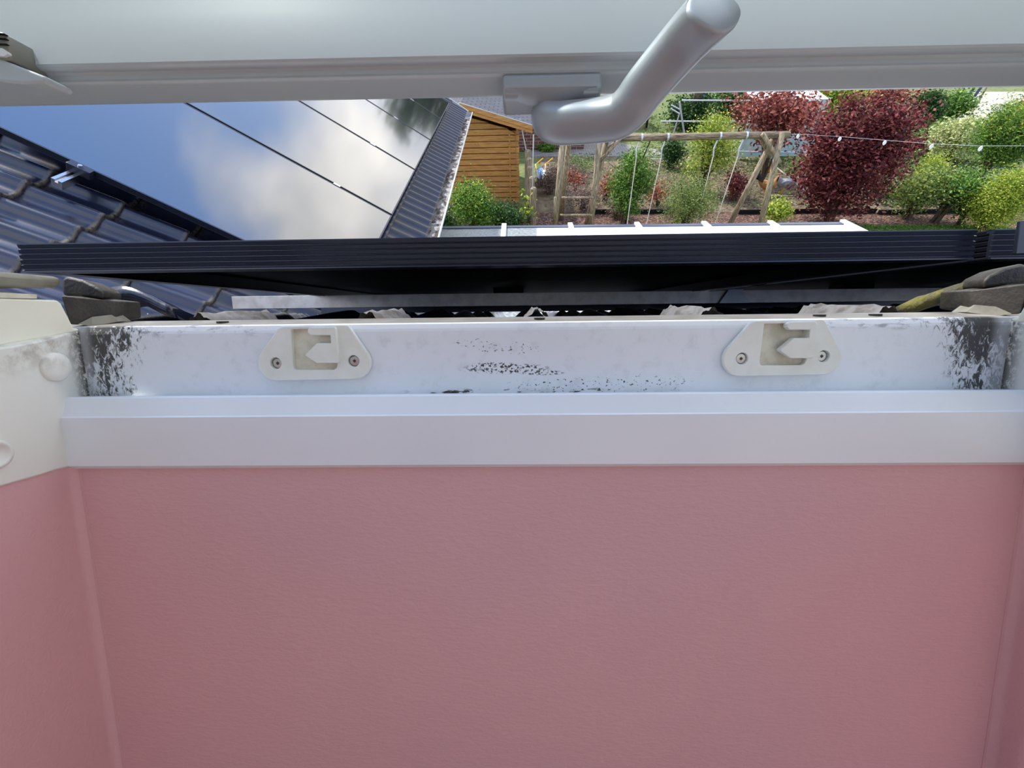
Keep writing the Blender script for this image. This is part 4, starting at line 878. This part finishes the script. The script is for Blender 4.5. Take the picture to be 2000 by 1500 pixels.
plant('deep_green_shrub', 'dark green shrub left of the golden conifer', 'shrub', 1900, 440, 372, 44, MT['lf_dark'], 36, 70, .06, 'egg', stems=8)
plant('bamboo_clump', 'feathery light green bamboo at the upper right edge', 'bamboo', 1962, 352, 190, 68, MT['lf_green'], 130, 90, .10, 'vase', asp=.25, clump=.28, stems=22, mat2=MT['lf_lime'])
plant('variegated_shrub', 'cream and green variegated shrub below the pale gravel path', 'shrub', 1876, 316, 232, 46, MT['lf_cream'], 70, 80, .09, 'egg', stems=6, clump=.3)
plant('golden_shrub', 'golden-yellow shrub in the middle of the right border', 'shrub', 1826, 352, 300, 34, MT['lf_lime'], 32, 50, .07, 'egg', stems=6)
plant('light_green_shrub', 'loose light green shrub above the mulch at the right', 'shrub', 1800, 428, 330, 56, MT['lf_olive'], 70, 60, .07, 'vase', stems=16, mat2=MT['lf_lime'])
plant('leafy_sapling', 'spreading green sapling with bare lower stems above the mulch', 'shrub', 1862, 434, 322, 50, MT['lf_green'], 56, 40, .07, 'vase', stems=16, z0f=.3)
plant('bushy_green_shrub', 'bushy mid-green shrub beside the leaning trellis', 'shrub', 1868, 240, 182, 42, MT['lf_green'], 50, 50, .13, 'egg', stems=6)
plant('evergreen_shrub', 'dark evergreen shrub between the maroon tree and trellis', 'shrub', 1828, 246, 172, 34, MT['lf_dark'], 46, 60, .12, 'egg', stems=6)
plant('grass_clump', 'tall green grass clump below the evergreen shrub', 'grass', 1846, 272, 238, 34, MT['lf_green'], 30, 60, .16, 'egg', asp=.12, stems=3)
plant('small_red_shrub', 'small red-leaved shrub right of the maroon tree', 'shrub', 1790, 300, 258, 22, MT['lf_maroon'], 16, 30, .08, 'egg', stems=5)
plant('grey_green_shrub', 'grey-green low shrub right of the maroon tree foot', 'shrub', 1735, 382, 338, 32, MT['lf_olive'], 26, 40, .07, 'egg', stems=5)
plant('low_red_plant', 'tiny red plant at the right edge of the maroon tree', 'plant', 1746, 336, 322, 12, MT['lf_red'], 6, 20, .08, 'egg', stems=3)
plant('hedge_bush', 'dark green hedge bush left of the pale leaning plank', 'hedge', 1352, 252, 176, 44, MT['lf_dark'], 60, 60, .12, 'egg', stems=5)
plant('hedge_bush', 'green and yellow hedge bush behind the pink-leaved tree top', 'hedge', 1425, 232, 166, 50, MT['lf_dark'], 60, 60, .14, 'egg', stems=5, mat2=MT['lf_lime'])
plant('hedge_bush', 'yellow-green hedge bush above the pale teal sheeting', 'hedge', 1528, 222, 158, 60, MT['lf_lime'], 60, 60, .15, 'egg', stems=5)
plant('hedge_bush', 'yellow-green hedge bush at the top left of the maroon tree', 'hedge', 1630, 222, 152, 60, MT['lf_lime'], 60, 60, .15, 'egg', stems=5, mat2=MT['lf_green'])
plant('hedge_bush', 'red-brown bush peeking over the top of the maroon tree', 'hedge', 1760, 226, 160, 52, MT['lf_redbrown'], 44, 50, .14, 'egg', stems=5, mat2=MT['lf_maroon'])
plant('hedge_bush', 'dark green bush behind the poultry fence at the left', 'hedge', 1312, 330, 262, 30, MT['lf_dark'], 30, 50, .09, 'egg', stems=5)
plant('coral_flower_bush', 'coral-flowered bush at the far upper right edge', 'shrub', 2010, 232, 196, 28, MT['lf_orange'], 20, 40, .1, 'egg', stems=4)
plant('garden_weeds', 'low green weeds behind the heather in front of the brick wall', 'plant', 1068, 296, 282, 18, MT['lf_green'], 20, 30, .1, 'egg', stems=2)
plant('garden_weeds', 'loose green weeds right of the chickens', 'plant', 1580, 340, 312, 44, MT['lf_olive'], 30, 30, .08, 'egg', stems=2)
plant('garden_weeds', 'green weeds under the left end of the swing beam', 'plant', 1128, 336, 305, 40, MT['lf_green'], 30, 30, .07, 'egg', stems=2)

# grass strip tufts in front of the mulch and leaf litter (uncountable)
def litter(name, label, cat, quad, N_, size, mat, asp):
    pts = []
    for _ in range(N_):
        a_, b_ = random.random(), random.random(); P_ = [np.array(onZ(*q)) for q in quad]
        pts.append((P_[0] * (1 - a_) + P_[1] * a_) * (1 - b_) + (P_[3] * (1 - a_) + P_[2] * a_) * b_ + np.array((0, 0, .02)))
    root = None; c = np.mean(pts, axis=0); V_ = leaves(pts, .05, 3, size, .25, asp)
    tmp = thing('tmp', label, cat, tuple(c)); o = leafobj(name, V_, mat, tmp); o.parent = None; o.location = tmp.location
    bpy.data.objects.remove(tmp); tag(o, label, cat, kind='stuff')
litter('grass_tufts', 'strip of short grass along the near edge of the mulch', 'grass', [(1640, 452), (1990, 452), (1960, 441), (1660, 441)], 2500, .05, MT['lf_green'], .2)
litter('leaf_litter', 'dry leaf litter and low weeds scattered over the flower bed soil', 'leaf litter', [(1100, 412), (1900, 412), (1720, 318), (1120, 318)], 5000, .05, MT['lf_heather'], .6)
litter('low_weeds', 'low green weeds growing across the planting bed', 'weeds', [(1060, 405), (2000, 405), (1950, 262), (1120, 300)], 4200, .07, MT['lf_olive'], .4)

litter('ground_cover', 'mixed green ground cover on the lawn behind the swing and chickens', 'ground cover', [(1240, 340), (2000, 340), (1960, 232), (1260, 225)], 6500, .12, MT['lf_olive'], .4)
litter('ground_cover', 'dark green ground cover around the right-hand shrubs', 'ground cover', [(1700, 405), (2000, 405), (1960, 252), (1740, 252)], 3000, .11, MT['lf_dark'], .45)
# ================================================================ FENCES, SHEETING, TRELLIS, STRING
def pipe_fence():
    yb2 = onZ(1400, 322)[1]; root = thing('poultry_fence', 'silver tubular fence frame behind the swing beam', 'fence', (onY(1400, 300, yb2)[0], yb2, 0))
    def pp(a_, b_, r_=.022, nm='pipe'): MB().tube([onY(*a_, yb2), onY(*b_, yb2)], r_, 8).build(nm, MT['galv'], root)
    pp((1332, 196), (1605, 197)); pp((1290, 237), (1476, 237)); pp((1382, 295), (1600, 298)); pp((1270, 311), (1345, 313)); pp((1327, 199), (1342, 298), .03, 'post'); pp((1310, 212), (1327, 222), .02); pp((1311, 205), (1330, 215), .02)
    pp((1327, 222), (1300, 312), .02, 'post'); pp((1312, 262), (1292, 312), .02, 'post'); pp((1474, 225), (1476, 298), .02, 'post')
pipe_fence()
def sheeting():
    yb2 = onZ(1540, 312)[1]; A_ = onY(1474, 196, yb2 + .1); B_ = onY(1618, 196, yb2 + .1)
    root = thing('poultry_shelter', 'pale teal sheeting shelter behind the maroon foliage', 'shelter', ((A_[0] + B_[0]) / 2, yb2 + 1, 0)); zt2 = A_[2]
    MB().box(WD, (A_[0], yb2 + .08, 0.1), (B_[0], yb2 + .11, zt2)).build('front_sheet', MT['teal'], root)
    MB().add([(A_[0], yb2 + .08, zt2), (B_[0], yb2 + .08, zt2), (B_[0], yb2 + 2.0, zt2 + .25), (A_[0], yb2 + 2.0, zt2 + .25)], [(0, 1, 2, 3)]).build('roof_sheet', MT['white_paint'], root)
    for x in (A_[0], (A_[0] + B_[0]) / 2, B_[0]): MB().box(WD, (x - .03, yb2 + .04, 0), (x + .03, yb2 + .1, zt2 + .03)).build('post', MT['galv'], root)
sheeting()
def plank():
    y = onZ(1365, 258)[1]; root = thing('leaning_plank', 'tall brown plank edged in pale blue leaning by the hedge', 'plank', (onZ(1357, 258)[0], y, 0))
    t_ = onY(1371, 168, y); b_ = onZ(1350, 252)
    MB().prism([t_ + np.array((-.22, 0, 0)), t_ + np.array((.14, 0, 0)), b_ + np.array((.10, 0, 0)), b_ + np.array((-.20, 0, 0))], (0, .1, 0)).build('board', MT['pipe_plank'], root)
    MB().prism([t_ + np.array((.14, -.01, 0)), t_ + np.array((.24, -.01, 0)), b_ + np.array((.18, -.01, 0)), b_ + np.array((.10, -.01, 0))], (0, .1, 0)).build('blue_edge', MT['blue'], root)
plank()
def trellis():
    b0, b1 = onZ(1893, 232), onZ(1862, 205); y = b0[1]
    root = thing('leaning_trellis', 'leaning wire trellis with dark struts on the gravel path', 'trellis', tuple(b0))
    p = lambda a_, b_: onY(a_, b_, y)
    for a_, b_ in (((1933, 160), (1894, 228)), ((1880, 160), (1864, 192))): MB().tube([p(*a_), p(*b_)], .035, 8).build('rail', MT['pole'], root)
    for i in range(8): yy = 162 + i * 5.2; MB().tube([p(1879 - i * 1.9, yy), p(1931 - i * 3.1, yy)], .012, 6).build('cross_wire', MT['galv'], root)
    for a_, b_ in (((1908, 162), (1890, 190)), ((1922, 162), (1902, 190))): MB().tube([p(*a_), p(*b_)], .06, 8).build('dark_strut', MT['bluegrey'], root)
trellis()
def string():
    P_ = [onY(1540, 262, YB), onY(1560, 262, YB - .1), onY(1642, 267, YB - .6), onY(1730, 274, YB - 1.2), onY(1822, 281, YB - 1.8), onY(1918, 285, YB - 2.4), onY(2060, 285, YB - 3.2)]
    root = thing('disc_string', 'thin wire with white discs stretched from the swing beam to the right', 'string of discs', tuple(P_[2]))
    MB().tube(P_, .0028, 5).build('wire', MT['galv'], root)
    for p_ in P_[1:6]:
        k = 14
        m_ = MB(); m_.add([(p_[0] + .032 * math.cos(a_) , p_[1] + s_ * .006, p_[2] - .045 + .042 * math.sin(a_)) for s_ in (-1, 1) for a_ in np.linspace(0, 2 * math.pi, k, endpoint=False)], [tuple(range(k)), tuple(range(k, 2 * k))[::-1]] + [(i, (i + 1) % k, k + (i + 1) % k, k + i) for i in range(k)])
        m_.build('white_disc', MT['white_paint'], root)
string()
mb = MB(); mb.tube([onZ(1518, 328, .25), onZ(1582, 380, .05)], .02, 6); tag(mb.build('garden_stake', MT['rope']), 'pale diagonal stick lying right of the chickens', 'stick')
mb = MB(); mb.tube([onZ(1500, 382, .3), onZ(1556, 382, .3)], .007, 5); tag(mb.build('guide_wire', MT['rope']), 'short pale horizontal wire in front of the chickens', 'wire')
a_ = onZ(1494, 338); mb = MB().prism([onY(1491, 338, a_[1]), onY(1507, 321, a_[1]), onY(1508, 338, a_[1])], (0, .06, 0)); tag(mb.build('orange_wedge', MT['orange']), 'small orange triangular object behind the right swing leg', 'toy')

# ================================================================ CHICKENS
def hen(px_, py, ang, mats, label, s=1.):
    g_ = onZ(px_, py); root = thing('hen', label, 'hen', (g_[0], g_[1], 0)); ca, sa = math.cos(ang), math.sin(ang)
    fn = lambda x, y, z: (g_[0] + s * (x * ca - y * sa), g_[1] + s * (x * sa + y * ca), s * z)
    st = [(-.30, .40, .010, .02), (-.25, .36, .035, .05), (-.17, .30, .075, .085), (-.06, .25, .105, .11), (.05, .24, .105, .115), (.12, .28, .08, .09), (.155, .345, .05, .055), (.17, .40, .038, .04), (.185, .435, .036, .036), (.205, .445, .026, .026), (.222, .445, .008, .008)]
    k = 14; vs = []
    for i, (x, z, ry, rz) in enumerate(st):
        x2, z2 = st[min(i + 1, len(st) - 1)][:2]; x1, z1 = st[max(i - 1, 0)][:2]; d_ = np.array((x2 - x1, z2 - z1)); d_ /= np.linalg.norm(d_)
        for j in range(k): an = 2 * math.pi * j / k; vs.append(fn(x - d_[1] * rz * math.cos(an), ry * math.sin(an), z + d_[0] * rz * math.cos(an)))
    body = MB().add(vs, [(i * k + j, i * k + (j + 1) % k, (i + 1) * k + (j + 1) % k, (i + 1) * k + j) for i in range(len(st) - 1) for j in range(k)] + [tuple(range(k))[::-1], tuple((len(st) - 1) * k + j for j in range(k))])
    b_ = body.build('body', mats['body'], root, smooth=True)
    # tail fan, wings, legs, beak, comb
    t_ = MB()
    for j in range(7):
        y = (j - 3) * .018; t_.add([fn(-.22, y, .33), fn(-.20, y + .012, .40), fn(-.36, y * 1.6 + .01, .54 - abs(j - 3) * .02), fn(-.39, y * 1.6, .47 - abs(j - 3) * .02)], [(0, 1, 2, 3)])
    t_.build('tail', mats['tail'], root, fix=False)
    for sd_ in (-1, 1):
        w_ = MB(); vs = []
        for i in range(6):
            u_ = i / 5
            for j in range(8): an = 2 * math.pi * j / 8; r_ = .062 * math.sin(math.pi * (.12 + .8 * u_)); vs.append(fn(.07 - u_ * .24, sd_ * (.098 - u_ * .03 + .016 * math.sin(an)), .265 + u_ * .035 + r_ * math.cos(an)))
        w_.add(vs, [(i * 8 + j, i * 8 + (j + 1) % 8, (i + 1) * 8 + (j + 1) % 8, (i + 1) * 8 + j) for i in range(5) for j in range(8)] + [tuple(range(8)), tuple(range(40, 48))]).build('wing', mats['wing'], root, smooth=True)
        l_ = MB(); l_.tube([fn(-.01, sd_ * .045, .17), fn(-.03, sd_ * .045, .10), fn(0, sd_ * .045, .012)], [.028 * s, .009 * s, .007 * s], 8)
        for q in (-.5, 0, .5, math.pi): l_.tube([fn(0, sd_ * .045, .012), fn(.055 * math.cos(q), sd_ * .045 + .055 * math.sin(q), .006)], [.006 * s, .003 * s], 6)
        l_.build('leg', MT['yellow'], root)
    MB().tube([fn(.215, 0, .443), fn(.25, 0, .432)], [.012 * s, .001], 8).build('beak', MT['yellow'], root)
    MB().prism([fn(.165, -.004, .465), fn(.215, -.004, .462), fn(.212, -.004, .49), fn(.20, -.004, .475), fn(.192, -.004, .50), fn(.18, -.004, .478), fn(.17, -.004, .494)], np.array(fn(0, .008, 0)) - np.array(fn(0, 0, 0))).build('comb', MT['comb'], root)
    n_ = MB(); vs = []
    for i, (x, z, r_) in enumerate(((.145, .33, .062), (.165, .38, .05), (.178, .42, .042))):
        for j in range(k): an = 2 * math.pi * j / k; vs.append(fn(x - .02 * math.cos(an), r_ * math.sin(an), z + r_ * .8 * math.cos(an)))
    n_.add(vs, [(i * k + j, i * k + (j + 1) % k, (i + 1) * k + (j + 1) % k, (i + 1) * k + j) for i in range(2) for j in range(k)]).build('neck_feathers', mats['neck'], root, smooth=True)
hen(1494, 382, math.radians(8), dict(body=MT['hen_brown'], tail=MT['hen_black'], wing=MT['hen_brown'], neck=MT['hen_black']), 'golden brown hen with black tail beside the right swing leg', 1.2)
hen(1524, 378, math.radians(158), dict(body=MT['hen_grey'], tail=MT['hen_white'], wing=MT['hen_grey'], neck=MT['hen_white']), 'speckled grey hen with white neck right of the brown hen', 1.2)

# ================================================================ DISTANT TREES (seen mirrored in the far panels)
for i, (x, y, h, l_) in enumerate(((-11, 46, 17, 'tall distant tree beyond the shed, leftmost of the far row'), (0, 47, 16, 'distant tree behind the brick building'), (11, 46, 17, 'distant tree behind the garden table'), (22, 48, 16, 'distant tree far behind the maroon tree'))):
    root = thing('distant_tree', l_, 'tree', (x, y, 0), 'distant tree row'); cs = crown(x, y, 1.2, h, 4.3, 3, 110)
    leafobj('foliage', leaves(cs, 1.1, 60, .6, .8, .7), MT['lf_dark'], root); MB().tube([(x, y, 0), (x, y, h * .6)], [.35, .15], 8).build('trunk', MT['bark'], root)
